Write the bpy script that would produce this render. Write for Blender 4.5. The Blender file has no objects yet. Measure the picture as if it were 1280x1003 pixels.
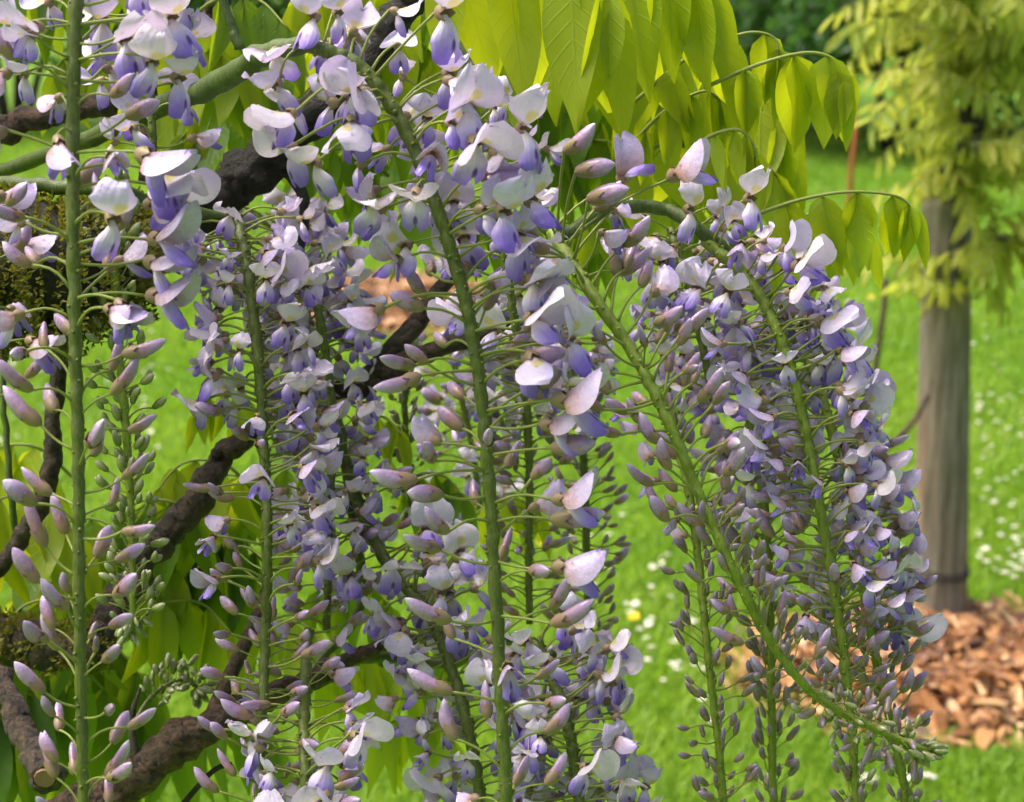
import bpy, math, random
import numpy as np
from mathutils import Vector, Matrix, noise

sc = bpy.context.scene
col = sc.collection
R = math.radians
rng = random.Random(7)

# ------------------------------------------------------------------ camera
W, H, FPX, PITCH, CAMH = 1280.0, 1003.0, 2510.0, R(14.0), 1.5
cam_d = bpy.data.cameras.new('camera')
cam = bpy.data.objects.new('camera', cam_d); col.objects.link(cam)
cam.location = (0, 0, CAMH); cam.rotation_euler = (R(90) - PITCH, 0, 0)
cam_d.sensor_width = 36.0; cam_d.lens = 36.0 * FPX / W
cam_d.clip_start = 0.02; cam_d.clip_end = 2000
cam_d.dof.use_dof = True; cam_d.dof.focus_distance = 1.08; cam_d.dof.aperture_fstop = 14.0
sc.camera = cam
# ------------------------------------------------------------------ sky, sun, exposure
SUN_EL, SUN_ROT = R(62), R(-80)
world = bpy.data.worlds.new('World'); sc.world = world; world.use_nodes = True
wn = world.node_tree.nodes; wl = world.node_tree.links
for n in list(wn): wn.remove(n)
wo = wn.new('ShaderNodeOutputWorld'); wb = wn.new('ShaderNodeBackground'); ws = wn.new('ShaderNodeTexSky')
ws.sky_type = 'NISHITA'; ws.sun_disc = False; ws.sun_elevation = SUN_EL; ws.sun_rotation = SUN_ROT
ws.air_density = 0.8; ws.dust_density = 10.0; ws.ozone_density = 0.0
wb.inputs['Strength'].default_value = 0.15
wl.new(ws.outputs[0], wb.inputs[0]); wl.new(wb.outputs[0], wo.inputs[0])
sd = bpy.data.lights.new('sun', 'SUN'); sd.energy = 1.5; sd.angle = R(38); sd.color = (1, 0.975, 0.94)
sun = bpy.data.objects.new('sun', sd); col.objects.link(sun)
sv = Vector((math.cos(SUN_EL) * math.sin(SUN_ROT), math.cos(SUN_EL) * math.cos(SUN_ROT), math.sin(SUN_EL)))
sun.rotation_euler = sv.to_track_quat('Z', 'Y').to_euler(); sun.location = sv * 20
vs = sc.view_settings
vs.view_transform = 'Standard'; vs.look = 'None'; vs.gamma = 1.0; vs.use_curve_mapping = False
vs.exposure = 0.85
sc.render.engine = 'CYCLES'
sc.cycles.max_bounces = 8; sc.cycles.transparent_max_bounces = 8

# ------------------------------------------------------------------ pixel -> place
FWD = Vector((0, math.cos(PITCH), -math.sin(PITCH))); UP = Vector((0, math.sin(PITCH), math.cos(PITCH)))
C0 = Vector((0, 0, CAMH))
def P(px, py, d):
    return C0 + d * (FWD + Vector((1, 0, 0)) * ((px - W / 2) / FPX) + UP * ((H / 2 - py) / FPX))
def G(px, py, z=0.0):
    q = P(px, py, 1.0) - C0
    return C0 + q * ((z - CAMH) / q.z)

# ------------------------------------------------------------------ mesh helper
class MB:
    def __init__(s): s.V = []; s.F = []; s.M = []; s.A = []
    def grid(s, pts, nu, nv, attr, m=0, flip=False):
        b = len(s.V); s.V += pts; s.A += attr
        for i in range(nu - 1):
            for j in range(nv - 1):
                f = (b + i * nv + j, b + i * nv + j + 1, b + (i + 1) * nv + j + 1, b + (i + 1) * nv + j)
                s.F.append(f[::-1] if flip else f); s.M.append(m)
    def tube(s, pts, rad, n=8, m=0, az=0.0, cap=True, rough=0.0, seed=0, lump=0.0):
        pts = [Vector(p) for p in pts]; b = len(s.V); N = len(pts)
        t = (pts[1] - pts[0]).normalized()
        a = t.orthogonal().normalized(); r0 = random.Random(seed)
        length = 0.0
        for i in range(N):
            t = (pts[min(i + 1, N - 1)] - pts[max(i - 1, 0)]).normalized()
            a = (a - t * a.dot(t)).normalized(); c = t.cross(a)
            if i: length += (pts[i] - pts[i - 1]).length
            for k in range(n):
                th = 2 * math.pi * k / n
                rr = rad[i] * (1 + (r0.uniform(-rough, rough) if rough else 0))
                dv = a * math.cos(th) + c * math.sin(th)
                if lump: g = pts[i] + dv * rr; rr *= 1 + lump * (noise.noise(g * 55) + .6 * noise.noise(g * 140) + .35 * noise.noise(g * 330))
                s.V.append(pts[i] + dv * rr)
                s.A.append((i / (N - 1), k / n, az))
        for i in range(N - 1):
            for k in range(n):
                s.F.append((b + i * n + k, b + i * n + (k + 1) % n, b + (i + 1) * n + (k + 1) % n, b + (i + 1) * n + k)); s.M.append(m)
        if cap:
            s.F.append(tuple(b + k for k in range(n))[::-1]); s.M.append(m)
            s.F.append(tuple(b + (N - 1) * n + k for k in range(n))); s.M.append(m)
    def mesh(s, name, mats, smooth=True):
        me = bpy.data.meshes.new(name)
        me.from_pydata([tuple(v) for v in s.V], [], s.F)
        for m in mats: me.materials.append(m)
        if len(mats) > 1: me.polygons.foreach_set('material_index', s.M)
        me.polygons.foreach_set('use_smooth', [smooth] * len(s.F))
        at = me.attributes.new('pu', 'FLOAT_VECTOR', 'POINT')
        at.data.foreach_set('vector', np.array(s.A, dtype=np.float32).ravel())
        me.update(); return me
    def build(s, name, mats, parent=None, smooth=True, loc=None):
        if loc is not None: s.V = [Vector(v) - loc for v in s.V]
        return new(name, s.mesh(name, mats, smooth), parent, None if loc is None else Matrix.Translation(loc))

def new(name, data, parent=None, mx=None):
    o = bpy.data.objects.new(name, data); col.objects.link(o)
    if parent: o.parent = parent
    if mx is not None: o.matrix_basis = mx
    return o
def tag(o, label=None, cat=None, group=None, kind=None):
    if label: o['label'] = label
    if cat: o['category'] = cat
    if group: o['group'] = group
    if kind: o['kind'] = kind
    return o
def empty(name, loc): return new(name, None, None, Matrix.Translation(loc))

def catmull(pts, per=5):
    pts = [Vector(p) for p in pts]
    e = [2 * pts[0] - pts[1]] + pts + [2 * pts[-1] - pts[-2]]; out = []
    for i in range(1, len(e) - 2):
        for k in range(per):
            t = k / per; p0, p1, p2, p3 = e[i - 1:i + 3]
            out.append(0.5 * ((2 * p1) + (p2 - p0) * t + (2 * p0 - 5 * p1 + 4 * p2 - p3) * t * t + (3 * p1 - p0 - 3 * p2 + p3) * t ** 3))
    out.append(pts[-1]); return out
def lerp(a, b, t): return a + (b - a) * t
def frame(d, up=Vector((0, 0, 1)), roll=0.0):
    x = Vector(d).normalized(); y = up.cross(x)
    if y.length < 1e-3: y = Vector((0, 1, 0)).cross(x)
    y.normalize(); z = x.cross(y)
    m = Matrix(((x.x, y.x, z.x), (x.y, y.y, z.y), (x.z, y.z, z.z)))
    return (m @ Matrix.Rotation(roll, 3, 'X')).to_4x4()

# ------------------------------------------------------------------ materials
def mat(name):
    m = bpy.data.materials.new(name); m.use_nodes = True
    nt = m.node_tree
    for n in list(nt.nodes): nt.nodes.remove(n)
    return m, nt
class NT:
    def __init__(s, name):
        s.m, s.t = mat(name); s.out = s.n('ShaderNodeOutputMaterial')
    def n(s, ty, **kw):
        x = s.t.nodes.new(ty)
        for k, v in kw.items(): setattr(x, k, v)
        return x
    def l(s, a, b): s.t.links.new(a, b)
    def put(s, sock, v):
        if hasattr(v, 'is_output'): s.l(v, sock)
        elif isinstance(v, (tuple, list)) and sock.type == 'RGBA': sock.default_value = (*v[:3], 1)
        else: sock.default_value = v
    def math(s, op, a, b=0.0, c=None):
        x = s.n('ShaderNodeMath', operation=op); s.put(x.inputs[0], a); s.put(x.inputs[1], b)
        if c is not None: s.put(x.inputs[2], c)
        return x.outputs[0]
    def mix(s, f, a, b, mode='MIX'):
        x = s.n('ShaderNodeMix', data_type='RGBA', blend_type=mode)
        s.put(x.inputs[0], f); s.put(x.inputs[6], a); s.put(x.inputs[7], b); return x.outputs[2]
    def smooth(s, v, a, b, lo=0.0, hi=1.0):
        x = s.n('ShaderNodeMapRange', interpolation_type='SMOOTHSTEP'); s.put(x.inputs[0], v)
        for i, q in enumerate((a, b, lo, hi)): x.inputs[i + 1].default_value = q
        return x.outputs[0]
    def noise(s, scale, detail=3.0, vec=None, rough=0.6):
        x = s.n('ShaderNodeTexNoise'); x.inputs['Scale'].default_value = scale
        x.inputs['Detail'].default_value = detail; x.inputs['Roughness'].default_value = rough
        if vec is None: vec = s.n('ShaderNodeTexCoord').outputs['Object']
        s.l(vec, x.inputs['Vector']); return x.outputs[0]
    def pu(s):
        a = s.n('ShaderNodeAttribute', attribute_name='pu'); q = s.n('ShaderNodeSeparateXYZ'); s.l(a.outputs['Vector'], q.inputs[0])
        return q.outputs
    def rnd(s): return s.n('ShaderNodeObjectInfo').outputs['Random']
    def wpos(s): return s.n('ShaderNodeNewGeometry').outputs['Position']
    def ramp(s, f, stops):
        x = s.n('ShaderNodeValToRGB'); s.put(x.inputs[0], f); e = x.color_ramp.elements
        while len(e) < len(stops): e.new(0.5)
        for i, (p, c) in enumerate(stops): e[i].position = p; e[i].color = (*c, 1)
        return x.outputs[0]
    def bump(s, h, strength, dist):
        b = s.n('ShaderNodeBump'); b.inputs['Strength'].default_value = strength; b.inputs['Distance'].default_value = dist
        s.l(h, b.inputs['Height']); return b.outputs[0]
    def finish(s, color, rough=0.5, trans=0.0, tcolor=None, bump=None, spec=0.5, coat=0.0):
        p = s.n('ShaderNodeBsdfPrincipled'); s.put(p.inputs['Base Color'], color); s.put(p.inputs['Roughness'], rough)
        p.inputs['Specular IOR Level'].default_value = spec
        p.inputs['Coat Weight'].default_value = coat; p.inputs['Coat Roughness'].default_value = 0.12
        if bump is not None: s.l(bump, p.inputs['Normal'])
        sh = p.outputs[0]
        if trans > 0:
            t = s.n('ShaderNodeBsdfTranslucent'); s.put(t.inputs[0], tcolor if tcolor is not None else color)
            x = s.n('ShaderNodeMixShader'); x.inputs[0].default_value = trans
            s.l(sh, x.inputs[1]); s.l(t.outputs[0], x.inputs[2]); sh = x.outputs[0]
        s.l(sh, s.out.inputs[0]); return s.m

def m_banner():
    t = NT('banner_petal'); u, v, z = t.pu(); r = t.rnd()
    n = t.noise(260, 3, t.wpos())
    base = t.mix(r, (0.68, 0.64, 0.86), (0.77, 0.71, 0.81))
    base = t.mix(t.math('MULTIPLY', t.smooth(n, .45, .75), .35), base, (0.55, 0.47, 0.80)); base = t.mix(t.math('MULTIPLY', t.smooth(t.math('FRACT', t.math('MULTIPLY', r, 5.7)), .4, 1.0), t.smooth(u, .35, 1.0, 0, .55)), base, (.46, .37, .76))
    av = t.math('ABSOLUTE', v)
    veins = t.math('ABSOLUTE', t.math('SINE', t.math('MULTIPLY', v, 17.0)))
    base = t.mix(t.math('MULTIPLY', t.smooth(veins, .25, 0.0), t.smooth(u, .9, .2, 0, .14)), base, (0.44, 0.34, 0.56))
    d = t.math('ADD', t.math('POWER', t.math('MULTIPLY', t.math('SUBTRACT', u, .30), 5.2), 2.0), t.math('POWER', t.math('MULTIPLY', av, 3.0), 2.0))
    yel = t.smooth(d, 1.1, 0.25)
    base = t.mix(t.math('MULTIPLY', yel, .85), base, (0.62, 0.56, 0.16))
    base = t.mix(t.smooth(u, .16, .02), base, (0.46, 0.36, 0.30))
    base = t.mix(t.math('MULTIPLY', t.smooth(av, .82, 1.0), t.smooth(t.noise(420, 3, t.wpos()), .55, .66, 0, .45)), base, (.40, .30, .26))
    rib = t.math('SINE', t.math('MULTIPLY', v, 26.0))
    return t.finish(base, t.smooth(n, .3, .7, .20, .48), .28, t.mix(1.0, base, (.95, .80, 1), 'MULTIPLY'), t.bump(t.math('ADD', n, t.math('MULTIPLY', rib, .10)), .36, .0013), .5, .15)
def m_wing():
    t = NT('wing_petal'); u, v, z = t.pu(); r = t.rnd(); n = t.noise(240, 3, t.wpos())
    uu = t.math('ADD', u, t.math('MULTIPLY', t.math('SUBTRACT', n, .5), .28))
    uu = t.math('ADD', uu, t.math('MULTIPLY', t.math('SUBTRACT', r, .6), .30))
    c = t.ramp(uu, [(.0, (.74, .69, .62)), (.30, (.72, .67, .85)), (.50, (.50, .42, .82)), (.74, (.31, .22, .72)), (1., (.20, .125, .60))])
    sp = t.math('ADD', t.math('POWER', t.math('MULTIPLY', t.math('SUBTRACT', u, .64), 6.0), 2.0), t.math('POWER', t.math('MULTIPLY', t.math('SUBTRACT', v, 1.0), 6.5), 2.0))
    c = t.mix(t.smooth(sp, 1.0, .15, 0, .9), c, (.08, .03, .22))
    vn = t.math('ABSOLUTE', t.math('SINE', t.math('MULTIPLY', v, 13.0))); c = t.mix(t.smooth(vn, .2, 0, 0, .18), c, (.26, .16, .52))
    return t.finish(c, .34, .26, t.mix(1.0, c, (1, .82, 1), 'MULTIPLY'), t.bump(t.math('ADD', n, t.math('MULTIPLY', vn, .3)), .32, .0012), .5, .15)
def m_bud(name, stops, lilac=.30, rough=.30):
    t = NT(name); u, v, z = t.pu(); r = t.rnd(); n = t.noise(260, 4, t.wpos()); n2 = t.noise(900, 2, t.wpos())
    uu = t.math('ADD', u, t.math('MULTIPLY', t.math('SUBTRACT', n, .5), .45)); uu = t.math('ADD', uu, t.math('MULTIPLY', t.math('SUBTRACT', r, .5), .22))
    c = t.ramp(uu, stops)
    if lilac: c = t.mix(t.math('MULTIPLY', t.math('FRACT', t.math('MULTIPLY', r, 7.3)), lilac), c, (.50, .38, .58))
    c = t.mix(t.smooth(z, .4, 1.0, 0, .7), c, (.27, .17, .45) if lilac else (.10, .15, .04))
    c = t.mix(t.smooth(n2, .45, .8, 0, .3), c, tuple(x * .5 for x in stops[1][1]))
    return t.finish(c, t.smooth(n, .35, .7, rough - .12, rough + .22), .12, c, t.bump(t.math('ADD', n, t.math('MULTIPLY', n2, .3)), .35, .0016), .6, .3)
M = {}
M['banner'] = m_banner(); M['wing'] = m_wing()
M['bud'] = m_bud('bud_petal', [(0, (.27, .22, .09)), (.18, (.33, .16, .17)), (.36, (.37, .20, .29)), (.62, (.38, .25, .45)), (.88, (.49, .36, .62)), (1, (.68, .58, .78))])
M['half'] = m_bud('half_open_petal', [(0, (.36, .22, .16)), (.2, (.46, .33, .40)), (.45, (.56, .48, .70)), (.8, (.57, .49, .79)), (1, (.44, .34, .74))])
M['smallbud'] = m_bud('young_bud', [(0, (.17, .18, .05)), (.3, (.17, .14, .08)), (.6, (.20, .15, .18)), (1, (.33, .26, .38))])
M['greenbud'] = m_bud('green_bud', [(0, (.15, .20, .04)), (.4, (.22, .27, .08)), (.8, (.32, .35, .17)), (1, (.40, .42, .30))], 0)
def m_green(name, a, b, rough=.45, trans=0.0, sc_=120):
    t = NT(name); n = t.noise(sc_, 4, t.wpos()); c = t.mix(n, a, b)
    return t.finish(c, rough, trans, c, t.bump(n, .2, .0006), .4)
M['calyx'] = m_green('calyx', (.21, .24, .06), (.32, .15, .17), .42, .08, 70)
M['pedicel'] = m_green('pedicel', (.20, .27, .045), (.30, .34, .09), .5, .15)
def m_stem(name, a, b):
    t = NT(name); w = t.wpos(); mp = t.n('ShaderNodeMapping'); mp.inputs['Scale'].default_value = (1, 1, .12); t.l(w, mp.inputs[0])
    n = t.noise(900, 3, mp.outputs[0]); n2 = t.noise(70, 4, w); n3 = t.noise(1500, 2, w)
    c = t.mix(t.smooth(n, .3, .7), a, b); c = t.mix(t.smooth(n2, .45, .7, 0, .5), c, tuple(x * .6 for x in a)); c = t.mix(t.smooth(n3, .62, .72, 0, .5), c, (.30, .34, .12))
    return t.finish(c, t.smooth(n2, .3, .7, .35, .6), 0, None, t.bump(t.math('ADD', n, n3), .35, .0008), .5)
M['stem'] = m_stem('raceme_stem', (.060, .095, .010), (.12, .16, .018))
M['stem_light'] = m_stem('raceme_stem_light', (.13, .20, .012), (.22, .30, .026))
M['shoot'] = m_stem('green_shoot', (.04, .075, .010), (.09, .14, .018))
def m_leaf(name, a, b, tc, trans=.5, rough=.36):
    t = NT(name); u, v, z = t.pu(); r = t.rnd(); n = t.noise(60, 3, t.wpos())
    c = t.mix(r, a, b); c = t.mix(t.math('MULTIPLY', n, .4), c, a)
    tcol = t.mix(r, tc, tuple(x * .72 for x in tc))
    av = t.math('ABSOLUTE', v)
    mid = t.smooth(av, .07, .01)
    w = t.math('SINE', t.math('MULTIPLY', t.math('SUBTRACT', u, t.math('MULTIPLY', av, .16)), 58.0))
    vein = t.math('MAXIMUM', mid, t.math('MULTIPLY', t.smooth(w, .80, .99), .55))
    c = t.mix(t.math('MULTIPLY', vein, .35), c, tuple(min(1, x * 1.6 + .05) for x in a))
    tcol = t.mix(t.math('MULTIPLY', vein, .4), tcol, tuple(x * .5 for x in tc))
    return t.finish(c, rough, trans, tcol, t.bump(t.math('SUBTRACT', t.math('MULTIPLY', n, .6), vein), .35, .0012), .5)
M['leaf'] = m_leaf('leaf_bright', (.20, .30, .008), (.34, .42, .012), (.72, .84, .016), .50)
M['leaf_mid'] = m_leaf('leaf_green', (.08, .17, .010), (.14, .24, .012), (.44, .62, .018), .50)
M['leaf_gold'] = m_leaf('leaf_gold', (.20, .32, .05), (.52, .50, .08), (.76, .82, .11), .52, .5)
M['leaf_dark'] = m_leaf('leaf_dark', (.035, .11, .024), (.065, .16, .03), (.14, .32, .04), .35, .4)
M['leaf_lilac'] = m_green('far_lilac_petals', (.30, .24, .46), (.42, .36, .60), .5, .3, 20)
def m_drop():
    t = NT('water_drop'); p = t.n('ShaderNodeBsdfPrincipled'); p.inputs['Base Color'].default_value = (.9, .9, .95, 1); p.inputs['Roughness'].default_value = .03; p.inputs['Transmission Weight'].default_value = .9; p.inputs['IOR'].default_value = 1.33
    t.l(p.outputs[0], t.out.inputs[0]); return t.m
M['drop'] = m_drop()
def m_bark(name, a, b, moss, scale=60, amt=.5):
    t = NT(name); w = t.wpos(); n = t.noise(scale * 2.6, 7, w, .75); n2 = t.noise(scale * .35, 4, w); n3 = t.noise(scale * 3.5, 3, w)
    c = t.mix(t.smooth(n, .38, .62), a, b)
    c = t.mix(t.math('MULTIPLY', t.smooth(n2, .52, .66), amt), c, moss)
    c = t.mix(t.smooth(n3, .66, .74, 0, .5), c, (.28, .30, .24))
    return t.finish(c, t.smooth(n, .3, .7, .35, .8), 0, None, t.bump(t.math('ADD', n, t.math('MULTIPLY', n3, .4)), 1.0, .010), .5)
M['bark'] = m_bark('bark', (.014, .010, .008), (.13, .085, .052), (.07, .085, .03))
M['bark_dark'] = m_bark('bark_dark', (.008, .007, .006), (.035, .028, .020), (.075, .085, .03), 80, .55)
M['bark_brown'] = m_bark('bark_brown', (.03, .018, .011), (.19, .11, .065), (.07, .085, .03), 60, .3)
M['moss'] = m_leaf('moss', (.10, .11, .010), (.20, .19, .012), (.35, .34, .02), .3, .7)
M['cut'] = m_green('cut_wood', (.30, .19, .10), (.12, .07, .04), .7)

# ------------------------------------------------------------------ ground, lawn
def m_ground():
    t = NT('lawn_soil'); w = t.wpos(); n = t.noise(1.6, 5, w); n2 = t.noise(40, 3, w)
    c = t.mix(t.smooth(n, .3, .7), (.09, .20, .010), (.15, .29, .014)); c = t.mix(t.math('MULTIPLY', n2, .5), c, (.05, .10, .012))
    return t.finish(c, .8, 0, None, t.bump(n2, .5, .01), .2)
b = MB(); N = 60
def gz(x, y): return 0.0
xs = sorted([s * 900 * (k / 15) ** 3 for k in range(1, 16) for s in (-1, 1)] + [0.0])
ys = [4 + s for s in xs]
b.grid([Vector((x, y, 0)) for x in xs for y in ys], len(xs), len(ys), [(0, 0, 0)] * (len(xs) * len(ys)), flip=True)
tag(b.build('ground', [m_ground()], smooth=True), kind='structure')

def m_grass():
    t = NT('grass'); u, v, z = t.pu(); n = t.noise(1.3, 4, t.wpos())
    c = t.mix(z, (.17, .31, .040), (.38, .52, .070)); c = t.mix(t.smooth(n, .35, .68), c, (.16, .32, .035)); c = t.mix(t.smooth(t.noise(9, 3, t.wpos()), .5, .7, 0, .6), c, (.12, .23, .025))
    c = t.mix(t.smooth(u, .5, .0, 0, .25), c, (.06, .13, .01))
    return t.finish(c, .5, .45, t.mix(.5, c, (.45, .75, .02)), None, .35)
def lawn():
    g = np.random.default_rng(3); n = 210000
    y = 2.7 * (13.5 / 2.7) ** g.random(n); x = (g.random(n) * 2 - 1) * (y * .30 + .25)
    h = g.uniform(.018, .05, n) * (1 + .25 * np.sin(x * 3.1 + y * 2.3) * np.sin(x * 1.7 - y * 3.7)); a = g.random(n) * 2 * np.pi
    w = g.uniform(.0016, .003, n) * (1 + y * .12); dx, dy = np.cos(a), np.sin(a)
    lean = g.uniform(.2, 1.0, n) * h; b2 = g.random(n) * 2 * np.pi; lx, ly = np.cos(b2) * lean, np.sin(b2) * lean
    V = np.empty((n, 5, 3), np.float32); z0 = np.zeros(n)
    V[:, 0] = np.stack([x - dx * w, y - dy * w, z0], 1); V[:, 1] = np.stack([x + dx * w, y + dy * w, z0], 1)
    V[:, 2] = np.stack([x + dx * w * .8 + lx * .4, y + dy * w * .8 + ly * .4, h * .6], 1)
    V[:, 3] = np.stack([x - dx * w * .8 + lx * .4, y - dy * w * .8 + ly * .4, h * .6], 1)
    V[:, 4] = np.stack([x + lx, y + ly, h], 1)
    me = bpy.data.meshes.new('grass'); me.vertices.add(n * 5); me.vertices.foreach_set('co', V.ravel())
    i0 = (np.arange(n) * 5)[:, None]
    loops = np.concatenate([i0 + np.array([0, 1, 2, 3]), i0 + np.array([3, 2, 4])], 1).ravel().astype(np.int32)
    me.loops.add(n * 7); me.loops.foreach_set('vertex_index', loops)
    ls = (np.arange(n) * 7)[:, None] + np.array([0, 4]); lt = np.tile([4, 3], n)
    me.polygons.add(n * 2); me.polygons.foreach_set('loop_start', ls.ravel().astype(np.int32)); me.polygons.foreach_set('loop_total', lt.astype(np.int32))
    at = me.attributes.new('pu', 'FLOAT_VECTOR', 'POINT'); A = np.zeros((n, 5, 3), np.float32)
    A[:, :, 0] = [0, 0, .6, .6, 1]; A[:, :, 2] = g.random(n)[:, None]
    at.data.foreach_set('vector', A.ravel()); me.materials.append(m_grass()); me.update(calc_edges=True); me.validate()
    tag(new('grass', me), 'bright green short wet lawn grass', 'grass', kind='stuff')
lawn()

# ------------------------------------------------------------------ leaflet meshes (unit length along +X)
def leaflet_mesh(name, m, wid, fold, curl, seed, nu=10, nv=5, tipk=1.0):
    q = random.Random(seed); b = MB(); pts = []; at = []; ph = q.uniform(0, 6)
    for i in range(nu):
        u = i / (nu - 1)
        w = wid * 1.85 * (u ** .55) * ((1 - u) ** 1.25) * (1 + .35 * u) + (.004 if u > .5 else 0)
        w = max(w, .004) if 0 < i < nu - 1 else .003
        for j in range(nv):
            v = 2 * j / (nv - 1) - 1
            z = fold * abs(v) * w - curl * u * u + .018 * math.sin(9 * u + ph + 2 * v) * abs(v)
            pts.append(Vector((u - .12 * curl * u * u, v * w, z))); at.append((u, v, 0))
    b.grid(pts, nu, nv, at); return b.mesh(name, [m])
LF = {k: [leaflet_mesh('leaflet', M[mk], w, f, c, s) for s, (w, f, c) in enumerate([(.20, .35, .10), (.18, .75, .16), (.22, .15, -.06), (.17, 1.2, .22)])]
      for k, mk in (('bright', 'leaf'), ('mid', 'leaf_mid'), ('gold', 'leaf_gold'))}

def compound_leaf(label, pts, ln_px, npair, kind='bright', group='drooping compound leaves', yaw=0.0, spread=.5, seed=0, start=.18, droop=1.0, rad=.0011, cat='leaf', ratio=1.0):
    """pts: rachis as (px,py,depth); leaflets hang in pairs below it"""
    q = random.Random(seed * 31 + 5)
    c = catmull([P(*p) for p in pts], 5); root = empty('compound_leaf', c[0]); o0 = c[0]
    b = MB(); b.tube([p - o0 for p in c], [rad * lerp(1.25, .6, i / (len(c) - 1)) for i in range(len(c))], 6)
    new('rachis', b.mesh('rachis', [M['pedicel']]), root)
    d = pts[len(pts) // 2][2]; ln = ln_px * d / FPX; n = len(c) - 1
    for k in range(npair):
        t = start + (1 - start) * (k / max(1, npair - .5)); f = t * n; i = min(int(f), n - 1); p = c[i].lerp(c[i + 1], f - i)
        tan = (c[i + 1] - c[i]).normalized(); side = tan.cross(Vector((0, 0, 1)))
        if side.length < .2: side = Vector((0, 1, 0))
        side.normalize()
        taper = 1 - .35 * abs(t - .45) / .55
        for s in (-1, 1):
            dr = Vector((0, 0, -1)) * droop + side * s * spread * q.uniform(.3, 1.1) + tan * q.uniform(-.05, .3)
            nrm = Vector((math.sin(yaw + q.uniform(-.7, .7)), -1, 0)) if droop > .6 else Vector((0, 0, 1))
            mx = Matrix.Translation(p - o0) @ frame(dr, nrm.normalized(), q.uniform(-.3, .3)) @ Matrix.Diagonal((ln * taper * q.uniform(.85, 1.1), ln * taper * ratio * q.uniform(.85, 1.1), ln * taper * ratio, 1))
            new('leaflet', q.choice(LF[kind]), root, mx)
    tan = (c[-1] - c[-2]).normalized()
    new('leaflet', LF[kind][0], root, Matrix.Translation(c[-1] - o0) @ frame(tan * .5 + Vector((0, 0, -1)), Vector((.3, -1, .1)), 0) @ Matrix.Scale(ln * .75, 4))
    tag(root, label, cat, group); return root

# ------------------------------------------------------------------ flower meshes (metres, +X = where the flower points, +Z = banner side)
def sst(t): t = max(0, min(1, t)); return t * t * (3 - 2 * t)
def drop_at(b, p, nrm, r, m=1):
    fr = frame(nrm); k0 = len(b.V)
    for i, (x, rr) in enumerate(((-.1, .95), (.35, 1.0), (.75, .62))):
        for j in range(6): b.V.append(p + (fr @ Vector((x * r, math.cos(j * 1.047) * rr * r, math.sin(j * 1.047) * rr * r)))); b.A.append((0, 0, 0))
    for i in range(2):
        for j in range(6): b.F.append((k0 + i * 6 + j, k0 + i * 6 + (j + 1) % 6, k0 + (i + 1) * 6 + (j + 1) % 6, k0 + (i + 1) * 6 + j)); b.M.append(m)
    b.F.append(tuple(k0 + 12 + j for j in range(6))); b.M.append(m)
def banner_mesh(th0, th1, fold, hw, ln, seed, ruffle=.0011, m='banner', drops=4):
    q = random.Random(seed); b = MB(); nu, nv = 12, 11; pts = []; at = []
    x, z = .0035, .0012; ph = q.uniform(0, 6); ph2 = q.uniform(0, 6); ph3 = q.uniform(0, 6); skew = q.uniform(-.16, .16); curl = q.uniform(-.25, .45)
    for i in range(nu):
        u = i / (nu - 1); th = R(lerp(th0, th1, sst(u * 1.25)))
        if i: x += ln / (nu - 1) * math.cos(th); z += ln / (nu - 1) * math.sin(th)
        pr = .16 + .84 * max(0, math.sin(math.pi * min(1, (u * .93 + .03)) ** .80)) ** .62 if u > .06 else .16
        if u > .93: pr = min(pr, .55)
        for j in range(nv):
            v = 2 * j / (nv - 1) - 1
            nx, nz = -math.sin(th), math.cos(th); a = abs(v)
            off = fold * (a ** 1.6) * pr * hw + u * (ruffle * math.sin(4.2 * v + ph + 3 * u) + ruffle * .8 * math.sin(8 * u + ph2 + 2.3 * v) * a + ruffle * .7 * math.sin(9 * v + ph3) * a * a)
            off += curl * hw * a ** 4 * u                                      # rolled rim
            off -= .0012 * math.exp(-(v / .12) ** 2) * math.sin(math.pi * u) * (1 if fold > 0 else -1)
            w = v * hw * pr * (1 - .18 * abs(fold) * a * a) * (1 + skew * (1 if v > 0 else -1))
            back = -.0024 * (1 - a) ** 2 * (u > .9) + ln * .05 * math.sin(6 * v + ph2) * (u > .8)
            pts.append(Vector((x + nx * off + back * math.cos(th), w, z + nz * off + back * math.sin(th)))); at.append((u, v, 0))
    b.grid(pts, nu, nv, at)
    for k in range(drops):
        i = q.randint(3, nu - 2); j = q.randint(1, nv - 2); p = pts[i * nv + j]; nn = (pts[i * nv + j + 1] - p).cross(pts[(i + 1) * nv + j] - p).normalized()
        if fold > 0 and th1 > 60: nn = -nn
        if nn.z < -.2: nn = -nn
        drop_at(b, p, nn, q.uniform(.0003, .0008))
    return b.mesh('banner_petal', [M[m], M['drop']])
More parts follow.
